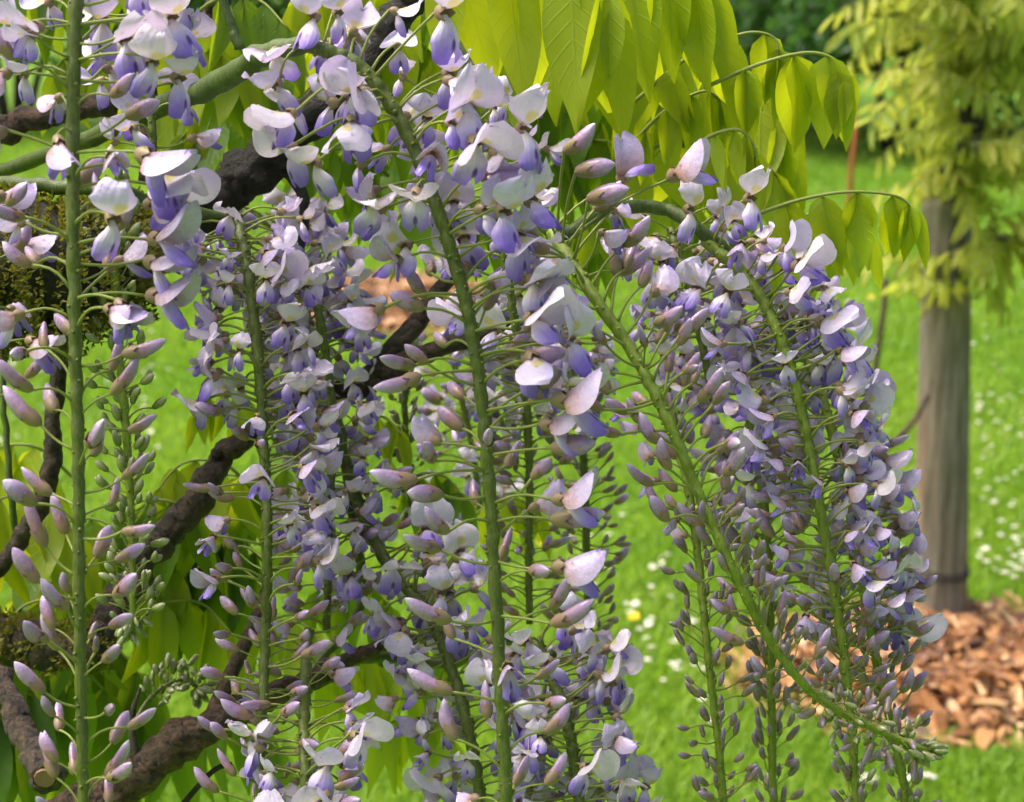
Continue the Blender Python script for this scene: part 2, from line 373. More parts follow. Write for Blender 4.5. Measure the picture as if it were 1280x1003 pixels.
def wing_mesh(side, phi, ln, ht, seed, gape=-.0003):
    q = random.Random(seed * 2 + 1); b = MB(); nu, nv = 10, 7; pts = []; at = []; ph = R(phi); curv = R(q.uniform(-5, 25)); fl = q.uniform(.85, 1.15); w0 = q.uniform(0, 6)
    for i in range(nu):
        u = i / (nu - 1); a = ph - curv * u
        cx = .004 + ln * u * math.cos(a); cz = -.0004 + ln * u * math.sin(a)
        pr = .24 + .76 * sst((u + .02) / .55); pr *= (max(0, 1 - ((u - .62) / .40) ** 2) ** .5 if u > .62 else 1)
        g = gape + .0021 * sst((u - .66) / .34)
        for j in range(nv):
            v = j / (nv - 1); o = 1 - v                          # o 0 at the ridge where the pair meets, 1 at the outer rim
            y = side * (g + ht * .80 * fl * pr * math.sin(R(100) * o))
            dn = -ht * .62 * pr * o ** 1.7 + ht * .22 * math.sin(math.pi * u) + .0005 * math.sin(7 * u + w0 + 3 * o) * o
            pts.append(Vector((cx - math.sin(a) * dn - .0008 * o * math.cos(a), y, cz + math.cos(a) * dn))); at.append((u, v, 0))
    b.grid(pts, nu, nv, at, flip=side > 0); return b.mesh('wing_petal', [M['wing']])
def lathe(ms, prof, sy=1.0, bend=0.0, n=8, m=0, b=None, zfun=None):
    b = b or MB(); k = len(prof); L = prof[-1][0]
    base = len(b.V)
    for i, (x, r) in enumerate(prof):
        for j in range(n):
            th = 2 * math.pi * j / n; zz = math.sin(th) * r
            b.V.append(Vector((x - .3 * bend * (x / L) ** 2 * L, math.cos(th) * r * sy, zz + bend * (x / L) ** 2 * L)))
            b.A.append((i / (k - 1), j / n, (1.0 if math.sin(th) < -.6 else 0.0) if zfun else 0))
    for i in range(k - 1):
        for j in range(n):
            b.F.append((base + i * n + j, base + i * n + (j + 1) % n, base + (i + 1) * n + (j + 1) % n, base + (i + 1) * n + j)); b.M.append(m)
    return b
def calyx_mesh(s, seed):
    q = random.Random(seed); b = MB(); n = 10; base = 0
    prof = [(-.0004, .0006), (.0004, .0018), (.002, .0027), (.0036, .0030)]
    for i, (x, r) in enumerate(prof):
        for j in range(n):
            th = 2 * math.pi * j / n; tooth = (.0016 if j % 2 == 0 else -.0003) if i == 3 else 0
            b.V.append(Vector(((x + tooth) * s, math.cos(th) * r * s * .92, math.sin(th) * r * s))); b.A.append((i / 3, j / n, 0))
    for i in range(3):
        for j in range(n):
            b.F.append((i * n + j, i * n + (j + 1) % n, (i + 1) * n + (j + 1) % n, (i + 1) * n + j)); b.M.append(0)
    return b.mesh('calyx', [M['calyx']])
CAL = [calyx_mesh(1.0, 0), calyx_mesh(1.12, 1)]
OPEN = []
for s_, (a0, a1, f_, hw, ln, ph) in enumerate([(20, 95, .30, .0120, .0175, -45), (10, 70, .50, .0118, .0175, -52), (30, 112, -.35, .0125, .0180, -40), (5, 50, -.30, .0118, .0185, -48), (15, 85, .65, .0120, .0170, -62), (25, 70, -.20, .0122, .0190, -42), (8, 40, -.50, .0112, .0190, -36), (35, 130, .35, .0118, .0180, -58), (18, 62, .55, .0126, .0168, -70), (22, 100, -.55, .0122, .0175, -55)]):
    OPEN.append((banner_mesh(a0, a1, f_, hw, ln, s_), wing_mesh(1, ph, .0160, .0078, s_), wing_mesh(-1, ph, .0160, .0078, s_)))
def half_mesh(k):     # standard still folded over the wings
    return (banner_mesh(4 + k * 4, 12 + 9 * k, -1.10 + .12 * k, .0092, .0180, 40 + k, .0005, 'half', 3), wing_mesh(1, -14 - 5 * k, .0172, .0058, 50 + k), wing_mesh(-1, -14 - 5 * k, .0172, .0058, 50 + k))
HALF = [half_mesh(k) for k in range(5)]
def bud_mesh(L, r, bend, sy, m, seed):
    q = random.Random(seed); b = MB(); n = 12; ph = q.uniform(0, 6)
    prof = [(.001, .45), (.08, .66), (.20, .84), (.36, .97), (.52, 1.0), (.66, .95), (.79, .78), (.89, .52), (.96, .27), (1.0, .05)]; k = len(prof)
    for i, (x, rr) in enumerate(prof):
        for j in range(n):
            th = 2 * math.pi * j / n; cz, sz = math.cos(th), math.sin(th)
            rad = r * rr * (1 + .05 * math.sin(3 * th + ph + 4 * x))
            rad *= 1 - .20 * math.exp(-((sz + .62) / .16) ** 2) * math.sin(math.pi * min(1, x * 1.1)) # groove where the folded standard ends
            rad *= 1 + .10 * max(0, sz) ** 6
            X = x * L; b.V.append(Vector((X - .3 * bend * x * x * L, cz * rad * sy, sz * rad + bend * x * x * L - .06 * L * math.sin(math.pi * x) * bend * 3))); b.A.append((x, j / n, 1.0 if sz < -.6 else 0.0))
    for i in range(k - 1):
        for j in range(n): b.F.append((i * n + j, i * n + (j + 1) % n, (i + 1) * n + (j + 1) % n, (i + 1) * n + j)); b.M.append(0)
    return b.mesh('bud', [m])
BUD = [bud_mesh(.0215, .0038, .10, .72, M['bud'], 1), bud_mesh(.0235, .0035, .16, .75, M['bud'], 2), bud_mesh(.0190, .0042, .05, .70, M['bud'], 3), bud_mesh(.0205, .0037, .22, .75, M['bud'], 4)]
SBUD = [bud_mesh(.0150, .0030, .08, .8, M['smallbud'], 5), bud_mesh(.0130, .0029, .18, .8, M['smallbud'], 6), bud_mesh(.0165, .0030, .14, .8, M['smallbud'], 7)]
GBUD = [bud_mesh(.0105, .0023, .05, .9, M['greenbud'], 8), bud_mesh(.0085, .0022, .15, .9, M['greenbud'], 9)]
def pedicel_mesh(arc):
    b = MB(); b.tube([Vector((x, 0, arc * (math.sin(math.pi * x)))) for x in (0, .2, .4, .6, .8, 1.0)], [.042, .034, .030, .029, .030, .036], 6)
    return b.mesh('pedicel', [M['pedicel']])
PED = [pedicel_mesh(a) for a in (.10, .03, -.08, .16)]

def add_flower(root, o0, q, kind, p, pdir, L, fdir, roll, s):
    mx = Matrix.Translation(p + pdir * L - o0) @ frame(fdir, roll=roll) @ Matrix.Scale(s, 4)
    if kind in ('open', 'half'):
        st = q.choice(OPEN if kind == 'open' else HALF)
        o = new('flower', q.choice(CAL), root, mx)
        new('banner_petal', st[0], o); new('wing_petal', st[1], o); new('wing_petal', st[2], o)
    elif kind == 'bud':
        o = new('bud', q.choice(BUD), root, mx); new('calyx', CAL[1], o, Matrix.Diagonal((1.5, 1.12, 1.12, 1)))
    elif kind == 'sbud':
        o = new('bud', q.choice(SBUD), root, mx); new('calyx', CAL[0], o, Matrix.Diagonal((1.1, .88, .88, 1)))
    else:
        o = new('bud', q.choice(GBUD), root, mx)
    pm = Matrix.Translation(p - o0) @ frame(pdir) @ Matrix.Diagonal((L, min(L, .024), min(L, .024), 1))
    new('pedicel', q.choice(PED), o, mx.inverted() @ pm)

def raceme(label, pts, r0, r1, zones, stem='stem', seed=0, extra=(), group='hanging wisteria racemes', tip=True, front=.15, dens=.74):
    """pts: (px,py,depth). zones: (s0,s1,count,{kind:weight},Lmm lo,hi, elev lo,hi, size, side)  side None/'L'/'R'"""
    q = random.Random(seed * 97 + 11)
    c = catmull([P(*p) for p in pts], 7); n = len(c) - 1; o0 = c[0]
    root = empty('flower_raceme', o0)
    d = sum(p[2] for p in pts) / len(pts)
    rad = [lerp(r0, r1, i / n) * d / FPX * (1 + .08 * math.sin(i * 2.7)) for i in range(n + 1)]
    rad = [r * (1 + .10 * noise.noise(Vector((i * .8, seed, 3)))) for i, r in enumerate(rad)]
    b = MB(); fine = []; fr_ = []
    for i in range(n):
        for k in range(3): fine.append(c[i].lerp(c[i + 1], k / 3) - o0 + Vector((noise.noise(Vector((i + k / 3, seed, 0))), noise.noise(Vector((i + k / 3, seed, 7))), 0)) * rad[i] * .35); fr_.append(lerp(rad[i], rad[i + 1], k / 3))
    fine.append(c[n] - o0); fr_.append(rad[n]); b.tube(fine, fr_, 12, rough=.05, seed=seed)
    for k in range(int(n * 1.6)):
        i = q.randint(0, n - 1); th = q.uniform(0, 6.28); tn = (c[i + 1] - c[i]).normalized(); e1 = tn.orthogonal().normalized(); dr = e1 * math.cos(th) + tn.cross(e1) * math.sin(th); p = c[i].lerp(c[i + 1], q.random()) - o0 + dr * rad[i] * .75
        b.tube([p, p + dr * rad[i] * .35, p + dr * rad[i] * .55], [rad[i] * .42, rad[i] * .30, rad[i] * .12], 6)
    new('stem', b.mesh('stem', [M[stem]]), root)
    az = q.uniform(0, 360); S_, G_ = 'sbud', 'gbud'
    for (s0, s1, cnt, mixk, l0, l1, e0, e1, size, side) in zones:
        small = (mixk.get(S_, 0) + mixk.get(G_, 0)) / sum(mixk.values()); cnt = max(3, round(cnt * (dens + .14 * (d > 1.08)) * (1 + .45 * small))); size = size * (.92 if d > 1.08 else 1) * (1 - .14 * small)
        for k in range(cnt):
            s = lerp(s0, s1, (k + q.uniform(.1, .9)) / cnt); f = s * n; i = min(int(f), n - 1)
            tan = (c[i + 1] - c[i]).normalized(); p0 = c[i].lerp(c[i + 1], f - i)
            for _ in range(30):
                az += 137.5 + q.uniform(-18, 18); ca, sa = math.cos(R(az)), math.sin(R(az))
                if sa < -.72 and q.random() > front: continue
                if side == 'R' and ca < -.1: continue
                if side == 'L' and ca > .1: continue
                break
            kind = q.choices(list(mixk), list(mixk.values()))[0]
            h = Vector((ca, sa, 0)); h = (h - tan * h.dot(tan)).normalized()
            el = R(q.uniform(e0, e1)); pdir = (h * math.cos(el) + Vector((0, 0, 1)) * math.sin(el)).normalized()
            L = q.uniform(l0, l1) / 1000
            if kind == 'open': fe = R(q.uniform(-40, 18))
            elif kind == 'half': fe = R(q.uniform(-22, 15))
            else: fe = el + R(q.uniform(-12, 28))
            yaw = R(q.uniform(-38, 38)); hh = Vector((h.x * math.cos(yaw) - h.y * math.sin(yaw), h.x * math.sin(yaw) + h.y * math.cos(yaw), 0)).normalized()
            if kind == 'open' and sa > .1 and q.random() < .6: hh = (hh + Vector((0, -1.3, 0))).normalized()
            fd = hh * math.cos(fe) + Vector((0, 0, 1)) * math.sin(fe)
            p = p0 + pdir * rad[i] * .6
            add_flower(root, o0, q, kind, p, pdir, L, fd, R(q.uniform(-28, 28)), size * q.uniform(.74, 1.14))
    for (tx, ty, td, kind, ang, size, face) in extra:       # single flowers seen in the photograph: centre, depth, heading in the picture plane
        F = P(tx, ty, td)
        bi = min(range(n + 1), key=lambda i: (c[i] - F).length + (.012 if c[i].z > F.z + .02 else 0)); p = c[bi]
        pd = F - p; L = pd.length
        fd = Vector((math.cos(R(ang)), face, math.sin(R(ang)))).normalized()
        add_flower(root, o0, q, kind, p, pd.normalized(), L, fd, R(q.uniform(-15, 15)), size)
    if tip:
        tan = (c[-1] - c[-3]).normalized()
        for k in range(22):
            a = k * 2.4; f = q.uniform(.93, 1.0) * n; i = min(int(f), n - 1); p = c[i].lerp(c[i + 1], f - i)
            x = tan.orthogonal().normalized(); y = tan.cross(x)
            pd = (x * math.cos(a) + y * math.sin(a) + tan * q.uniform(.3, 1.2)).normalized()
            add_flower(root, o0, q, 'gbud', p, pd, q.uniform(.002, .006), (pd + tan * .5).normalized(), q.uniform(0, 6), q.uniform(.6, 1.0) * 1.0)
    tag(root, label, 'flower cluster', group); return root
#@@OBJECTS
# ------------------------------------------------------------------ woody framework of the vine
def branch(label, pts, rpx, m='bark', twigs=(), name='woody_branch', knots=0, seed=0, group=None, cut=False):
    q = random.Random(seed); c = catmull([P(*p[:3]) for p in pts], 18 if m.startswith('bark') else 8); n = len(c) - 1; wood = m.startswith('bark'); hz_ = 8 / 18 if wood else 1
    rr = []
    for i in range(n + 1):
        f = i / n * (len(rpx) - 1); k = min(int(f), len(rpx) - 2) if len(rpx) > 1 else 0
        px = lerp(rpx[k], rpx[min(k + 1, len(rpx) - 1)], f - k); d = lerp(pts[0][2], pts[-1][2], i / n)
        rr.append(px * d / FPX * (1 + .16 * noise.noise(Vector((i * .45 * hz_, seed * 3.1, 0)))))
    for i in range(1, n): c[i] = c[i] + Vector((noise.noise(Vector((i * .5 * hz_, seed, 1))), noise.noise(Vector((i * .5 * hz_, seed, 5))), noise.noise(Vector((i * .5 * hz_, seed, 9))))) * rr[i] * .45
    o0 = c[0]; root = empty(name, o0)
    b = MB(); b.tube([p - o0 for p in c], rr, 26 if wood else 14, rough=.04 if wood else .03, seed=seed, lump=.36 if wood else 0)
    for k in range(knots):
        i = q.randint(2, n - 2); dr = Vector((q.uniform(-1, 1), q.uniform(-1, .3), q.uniform(-1, 1))).normalized()
        b.tube([c[i] - o0, c[i] - o0 + dr * rr[i] * 1.05, c[i] - o0 + dr * rr[i] * 1.45], [rr[i] * .7, rr[i] * .5, rr[i] * .2], 8, rough=.15, seed=k)
    new('bark' if m.startswith('bark') else 'shoot', b.mesh('bark', [M[m]]), root)
    for (tp, tr, tm) in twigs:
        tc = catmull([P(*p) for p in tp], 6); d = tp[0][2]
        t = MB(); t.tube([p - o0 for p in tc], [lerp(tr[0], tr[1], i / (len(tc) - 1)) * d / FPX for i in range(len(tc))], 9, rough=.06, seed=len(tc)); new('twig', t.mesh('twig', [M[tm]]), root)
    if cut:
        t = MB(); dr = (c[-1] - c[-2]).normalized(); t.tube([c[-1] - o0 - dr * .001, c[-1] - o0 + dr * .0015], [rr[-1] * .8, rr[-1] * .7], 12); new('cut_end', t.mesh('cut_end', [M['cut']], False), root)
    tag(root, label, 'branch', group); return root, c, rr, o0

trunk_x = lambda z: Vector((-.47 + .02 * math.sin(z * 5), 1.32 + .02 * math.cos(z * 4), z))
b = MB(); tp = [trunk_x(-.02 + 2.0 * k / 40) for k in range(41)]; b.tube(tp, [.05 - .012 * k / 40 for k in range(41)], 16, rough=.1)
root = empty('vine_trunk', tp[0]); b.V = [v - tp[0] for v in b.V]; new('bark', b.mesh('bark', [M['bark']]), root)
tag(root, 'thick twisted woody trunk of the wisteria standing on the lawn', 'trunk')
BR = {}
BR['mossy'] = branch('thick dark wet branch rising between the flower clusters above the mossy stub', [(-260, 420, 1.32), (-60, 360, 1.3), (70, 335, 1.27), (215, 282, 1.24), (290, 235, 1.22), (345, 190, 1.2), (430, 105, 1.2), (500, 20, 1.2), (560, -60, 1.2)], [30, 30, 28, 26, 27, 24, 21, 20], 'bark_dark', knots=7, seed=1,
    twigs=[([(345, 195, 1.2), (380, 250, 1.2), (372, 330, 1.22)], (9, 6), 'bark_dark')])
BR['upper'] = branch('brown smooth branch crossing behind the lilac flowers beside the thick green stem', [(-250, 250, 1.34), (-40, 178, 1.3), (40, 150, 1.29), (120, 130, 1.28), (190, 110, 1.27), (250, 62, 1.26), (275, -10, 1.25), (290, -80, 1.25)], [17, 16, 15, 15, 16, 15, 14], 'bark_brown', seed=2,
    twigs=[([(150, 120, 1.28), (185, 160, 1.27), (180, 230, 1.27)], (11, 8), 'bark_brown')])
BR['low'] = branch('heavy dark branch with lichen spots running beneath the drooping leaves', [(-260, 800, 1.34), (-60, 795, 1.3), (30, 803, 1.27), (110, 812, 1.25), (135, 770, 1.25), (190, 690, 1.26), (240, 635, 1.27), (290, 560, 1.28), (380, 500, 1.28), (440, 488, 1.28), (500, 455, 1.27), (600, 418, 1.27), (690, 385, 1.27)], [26, 25, 24, 22, 17, 18, 17, 14, 13, 16, 13, 9, 6], 'bark', knots=5, seed=3,
    twigs=[([(455, 485, 1.28), (485, 445, 1.28), (520, 405, 1.29)], (16, 13), 'bark'), ([(190, 690, 1.26), (170, 740, 1.25), (120, 790, 1.25)], (8, 9), 'bark'), ([(520, 405, 1.29), (560, 350, 1.3), (600, 330, 1.3)], (13, 6), 'bark')])
BR['bottom'] = branch('gnarled brown branch forking upward at the bottom beside the pale open flowers', [(-230, 1130, 1.3), (0, 1050, 1.24), (130, 1000, 1.2), (200, 945, 1.2), (262, 905, 1.2), (330, 872, 1.21), (400, 845, 1.23), (470, 810, 1.25), (540, 800, 1.27)], [24, 24, 24, 22, 20, 15, 13, 10, 8], 'bark_brown', knots=5, seed=4,
    twigs=[([(262, 905, 1.2), (285, 850, 1.2), (320, 775, 1.21), (335, 730, 1.22)], (12, 7), 'bark_brown'), ([(172, 965, 1.2), (165, 900, 1.2), (175, 860, 1.2)], (7, 2), 'bark'), ([(225, 1010, 1.2), (265, 965, 1.2), (290, 955, 1.2)], (4, 3), 'bark_dark')])
BR['stub'] = branch('short leaning branch ending in a sawn round stump', [(-120, 700, 1.27), (-30, 810, 1.2), (10, 870, 1.16), (35, 925, 1.13), (58, 968, 1.08), (56, 972, 1.055)], [13, 14, 14, 16, 19, 18], 'bark', seed=5, cut=True)
BR['thin'] = branch('thin dark twig hanging down behind the tall bud stem', [(60, 345, 1.26), (76, 420, 1.22), (68, 510, 1.22), (62, 600, 1.22), (35, 660, 1.23), (-10, 715, 1.25), (-120, 790, 1.3)], [9, 10, 9, 10, 11, 11, 11], 'bark', seed=6, knots=3)
GS = [('thick green shoot arching over to carry the central flower cluster', [(-60, 235, 1.3), (70, 190, 1.24), (190, 138, 1.14), (260, 110, 1.08), (330, 70, 1.03), (385, 55, 1.0)], [8, 10, 13, 14, 15, 11], 11),
      ('slim green shoot running level behind the tall stem of long purple buds', [(-150, 232, 1.3), (0, 229, 1.15), (80, 234, 1.12), (150, 241, 1.12), (230, 262, 1.16), (300, 275, 1.18)], [8, 8, 8, 8, 7, 6], 12),
      ('green shoot bearing the flower clusters beside the hanging bright leaves', [(520, -30, 1.2), (580, 60, 1.2), (640, 180, 1.18), (690, 290, 1.12), (760, 262, 1.12), (830, 262, 1.13), (890, 300, 1.12), (960, 370, 1.2)], [11, 10, 9, 9, 8, 8, 8, 7], 13),
      ('green shoot reaching low across the pale open flowers', [(380, 850, 1.26), (450, 760, 1.28), (440, 640, 1.26), (430, 570, 1.25), (420, 500, 1.27)], [6, 6, 6, 6, 6], 14),
      ('thin green twig standing up behind the topmost lilac flowers', [(300, 62, 1.1), (285, 20, 1.1), (270, -40, 1.1), (255, -120, 1.12)], [7, 6, 6, 6], 15),
      ('dark green shoot running under the fork of open flowers', [(400, 835, 1.25), (480, 822, 1.27), (560, 830, 1.27), (640, 800, 1.22), (690, 820, 1.18)], [7, 7, 7, 7, 7], 16)]
for lab, pts, rp, sd_ in GS: branch(lab, pts, rp, 'shoot', name='green_shoot', seed=sd_)

def moss(root, c, rr, o0, i0, i1, cnt, seed, drop=0.0):
    q = random.Random(seed); b = MB()
    for k in range(cnt):
        i = q.randint(i0, i1); th = q.uniform(0, 2 * math.pi); t = (c[min(i + 1, len(c) - 1)] - c[i - 1]).normalized()
        a = t.orthogonal().normalized(); e = t.cross(a); dr = (a * math.cos(th) + e * math.sin(th))
        lump = 1 + .55 * noise.noise(c[i] * 45 + dr)
        p = c[i].lerp(c[min(i + 1, len(c) - 1)], q.random()) - o0 + dr * rr[i] * q.uniform(.9, 1.35) * lump + Vector((0, 0, -q.random() * drop))
        for _ in range(2):
            d = (dr + Vector((q.uniform(-1, 1), q.uniform(-1, 1), q.uniform(-.6, 1)))).normalized() * q.uniform(.0018, .0042); w = d.orthogonal().normalized() * q.uniform(.0006, .0013)
            v = len(b.V); b.V += [p - w, p + w, p + d * .7 + w * .7, p + d]; b.A += [(0, .5, 0), (0, .6, 0), (.7, .7, 0), (1, .5, 0)]; b.F.append((v, v + 1, v + 2, v + 3)); b.M.append(0)
    tag(new('moss', b.mesh('moss', [M['moss']]), root), kind='stuff')
moss(*BR['mossy'], 12, 52, 9000, 1, .012); moss(*BR['low'], 20, 60, 1500, 2)

# moss cushion swelling on the stub at the left
c = catmull([P(-120, 360, 1.16), P(-20, 355, 1.14), P(40, 330, 1.13), P(90, 330, 1.14), P(140, 318, 1.2), P(190, 300, 1.23)], 8)
rr = [.026, .031, .034, .033, .024, .012]; rr = [lerp(rr[min(int(i / 8), 4)], rr[min(int(i / 8), 4) + 1], i / 8 - min(int(i / 8), 4)) for i in range(len(c))]
root = empty('mossy_stub', c[0]); b = MB(); b.tube([p - c[0] for p in c], rr, 14, rough=.12); new('bark', b.mesh('bark', [M['bark_dark']]), root)
moss(root, c, rr, c[0], 2, len(c) - 3, 16000, 4); tag(root, 'swollen branch stub thickly covered in yellow green moss', 'branch')

# ------------------------------------------------------------------ flower racemes
O, HF, B_, S_, G_ = 'open', 'half', 'bud', 'sbud', 'gbud'
raceme('tall green stem with long purple buds on both sides, pale flowers at its top', [(97, -60, .95), (92, 100, .95), (91, 260, .95), (94, 420, .95), (98, 580, .95), (99, 740, .95), (102, 900, .95), (106, 1060, .95)], 9, 7,
  [(.02, .16, 16, {O: 3, HF: 1}, 18, 30, 5, 35, 1.05, None), (.14, .32, 12, {O: 1, HF: 2, B_: 2}, 20, 32, 5, 30, 1.05, None), (.30, .46, 15, {HF: 1, B_: 5}, 16, 28, 5, 35, 1.05, None), (.46, .72, 26, {B_: 1}, 16, 25, 8, 45, 1.0, None), (.72, .99, 30, {B_: 3, S_: 1}, 13, 22, 15, 55, .92, None)],
  seed=1, tip=False, front=.12, extra=[(150, 45, .94, O, -30, 1.25, -.8), (185, 70, .93, O, -50, 1.2, -.8), (205, 20, .94, O, -10, 1.3, -.7), (215, 95, .95, O, -15, 1.15, -.6), (170, 190, .93, HF, -20, 1.45, -.35), (195, 215, .95, O, -30, 1.3, -.7), (205, 235, .97, O, -35, 1.2, -.5), (185, 300, .94, HF, 10, 1.35, -.3), (180, 325, .95, HF, -15, 1.2, -.3), (183, 370, .95, HF, 5, 1.3, -.25), (135, 268, .92, O, -30, 1.25, -.9), (145, 375, .93, HF, -40, 1.05, -.6), (70, 170, .93, HF, -60, 1.0, -.7), (55, 35, .94, O, 170, 1.1, -.7), (15, 90, .95, HF, 200, 1.1, -.4), (30, 30, .96, O, 200, 1.1, -.6)])
raceme('long arched green stem with large pale lilac flowers above and purple buds below', [(380, 55, 1.0), (448, 82, 1.0), (505, 160, 1.0), (548, 265, 1.0), (580, 370, 1.0), (600, 480, 1.0), (612, 610, 1.0), (621, 770, 1.0), (629, 920, 1.0), (636, 1060, 1.0)], 9, 8,
  [(.03, .20, 16, {O: 5, HF: 1}, 18, 30, -10, 25, 1.1, None), (.18, .42, 20, {O: 5, HF: 2}, 20, 36, -5, 30, 1.15, 'R'), (.2, .4, 12, {O: 3, HF: 1}, 16, 26, -5, 25, 1.05, 'L'), (.40, .60, 16, {HF: 2, B_: 3}, 22, 34, 0, 28, 1.1, 'R'), (.42, .66, 12, {B_: 4, HF: 1}, 20, 32, 0, 30, 1.0, 'L'), (.6, .99, 34, {B_: 4, HF: 1}, 16, 30, 5, 40, 1.0, None)],
  seed=3, tip=False, front=.08, extra=[(575, 130, .98, O, -20, 1.35, -1), (590, 170, .97, O, -60, 1.35, -1), (645, 165, .98, O, 20, 1.35, -.6), (450, 105, .98, O, -120, 1.2, -1), (440, 145, .98, O, -100, 1.2, -1), (370, 140, .98, O, 200, 1.15, -.8), (400, 200, .98, O, 215, 1.1, -.8), (370, 180, .99, O, 230, 1.15, -.6), (345, 60, 1.0, O, 260, 1.15, -.8), (350, 100, 1.0, O, 240, 1.1, -.8), (460, 250, .98, O, -60, 1.1, -1), (520, 235, .97, O, -90, 1.15, -1), (400, 20, 1.0, O, 190, 1.15, -.9), (545, 15, .98, O, -5, 1.5, -.7), (620, 260, .97, O, -20, 1.35, -.8), (640, 290, .98, O, -40, 1.3, -.8), (655, 250, .99, O, 10, 1.3, -.6), (660, 345, .98, O, -35, 1.2, -.9), (655, 400, .97, O, 20, 1.3, -.7), (660, 440, .98, O, -50, 1.2, -1), (700, 425, .98, O, 5, 1.25, -.5), (690, 500, .97, HF, 5, 1.5, -.3), (675, 530, .98, HF, 0, 1.2, -.3), (690, 560, .98, B_, 8, 1.2, -.3), (690, 625, .98, HF, 8, 1.25, -.2), (690, 650, .99, B_, 5, 1.3, -.2), (690, 710, .98, HF, 10, 1.3, -.2), (690, 780, .98, B_, 25, 1.1, -.2), (525, 470, .98, B_, 200, 1.1, -.4), (520, 600, .98, B_, 180, 1.2, -.2), (480, 385, .98, HF, 190, 1.2, -.4), (560, 665, .97, B_, 140, 1.0, -.5)])
raceme('dense column of small lilac flowers around a dark green stem, narrowing to buds', [(296, 270, 1.18), (310, 340, 1.16), (322, 440, 1.15), (330, 560, 1.14), (334, 680, 1.13), (332, 790, 1.13), (328, 900, 1.12), (323, 1050, 1.12)], 7.5, 6,
  [(.0, .38, 84, {O: 8, HF: 1}, 12, 32, -15, 30, .95, None), (.34, .62, 40, {O: 3, HF: 3}, 18, 32, -5, 25, .95, 'R'), (.36, .64, 12, {HF: 1, B_: 2}, 20, 34, -5, 25, .95, 'L'), (.6, .98, 46, {B_: 4, S_: 1}, 14, 26, 5, 35, .85, None)], seed=2, tip=False, front=.35)
raceme('slanting bright green stem with spaced purple buds ending in a fuzzy pale tip', [(690, 290, 1.06), (735, 360, 1.03), (790, 440, 1.02), (832, 520, 1.01), (870, 610, 1.01), (915, 710, 1.01), (962, 800, 1.02), (1020, 870, 1.03), (1095, 912, 1.04), (1165, 942, 1.05)], 8.5, 4.5,
  [(.02, .28, 30, {B_: 5, HF: 2}, 20, 34, 15, 55, .95, None), (.25, .5, 36, {B_: 5, S_: 1}, 16, 28, 10, 50, .85, None), (.5, .75, 46, {B_: 1, S_: 3}, 10, 20, 15, 65, .85, None), (.75, .97, 60, {S_: 2, G_: 3}, 4, 12, -60, 60, .85, None)],
  'stem_light', seed=4, front=.12, extra=[(835, 225, 1.05, HF, 40, 1.3, -.3), (775, 230, 1.06, HF, 70, 1.25, -.4), (705, 190, 1.02, B_, 30, 1.1, -.2), (720, 215, 1.02, B_, 10, 1.1, -.2), (735, 250, 1.02, B_, 15, 1.2, -.3)])
raceme('full cluster with white open flowers at the shoulder and lilac flowers massed below', [(880, 300, 1.12), (940, 355, 1.11), (978, 430, 1.10), (1003, 520, 1.10), (1022, 620, 1.10), (1042, 730, 1.10), (1056, 830, 1.10), (1066, 930, 1.10), (1072, 1050, 1.10)], 8, 5.5,
  [(.03, .25, 42, {O: 6, HF: 1}, 12, 28, -15, 22, .92, None), (.2, .5, 70, {O: 4, HF: 3}, 14, 36, -5, 30, .90, None), (.45, .68, 60, {HF: 3, B_: 3, O: 1}, 12, 32, 0, 40, .85, None), (.66, .85, 46, {B_: 3, S_: 3}, 8, 24, 15, 65, .8, None), (.84, 1, 40, {S_: 3, G_: 2}, 5, 14, 20, 75, .85, None)],
  'stem_light', seed=5, front=.18, extra=[(930, 250, 1.1, O, 20, 1.15, -.8), (855, 260, 1.1, O, -10, 1.15, -.8), (990, 335, 1.09, O, 30, 1.2, -.8), (1020, 400, 1.09, O, 0, 1.2, -.7), (1035, 440, 1.1, O, -10, 1.15, -.7), (1055, 440, 1.11, O, 10, 1.1, -.5)])
raceme('lilac cluster hanging just behind the full cluster with its tip beside the bark chips', [(960, 370, 1.2), (1010, 450, 1.19), (1045, 560, 1.18), (1070, 680, 1.17), (1088, 790, 1.17), (1108, 880, 1.17), (1130, 980, 1.17), (1142, 1050, 1.17)], 7, 5,
  [(.05, .3, 40, {O: 3, HF: 1}, 14, 30, -5, 30, .95, None), (.28, .6, 60, {O: 1, HF: 3, B_: 2}, 14, 30, 0, 30, .95, 'R'), (.3, .6, 24, {HF: 2, B_: 2}, 14, 28, 0, 30, .9, 'L'), (.58, .78, 34, {B_: 2, S_: 3}, 8, 20, 15, 60, .85, None), (.76, .98, 36, {S_: 2, G_: 3}, 4, 12, 10, 70, .9, None)], 'stem_light', seed=6, front=.4)
raceme('thin upright raceme of grey purple buds between the lilac clusters', [(900, 420, 1.24), (930, 500, 1.22), (951, 600, 1.2), (960, 700, 1.2), (963, 800, 1.2), (965, 900, 1.2), (967, 1050, 1.2)], 6, 5,
  [(.0, .3, 36, {O: 2, HF: 3}, 14, 28, -5, 30, .9, None), (.28, .6, 50, {HF: 1, B_: 5}, 12, 24, 0, 50, .85, None), (.58, 1, 60, {S_: 1}, 7, 15, 15, 70, .95, None)], 'stem_light', seed=7, front=.3, tip=False)
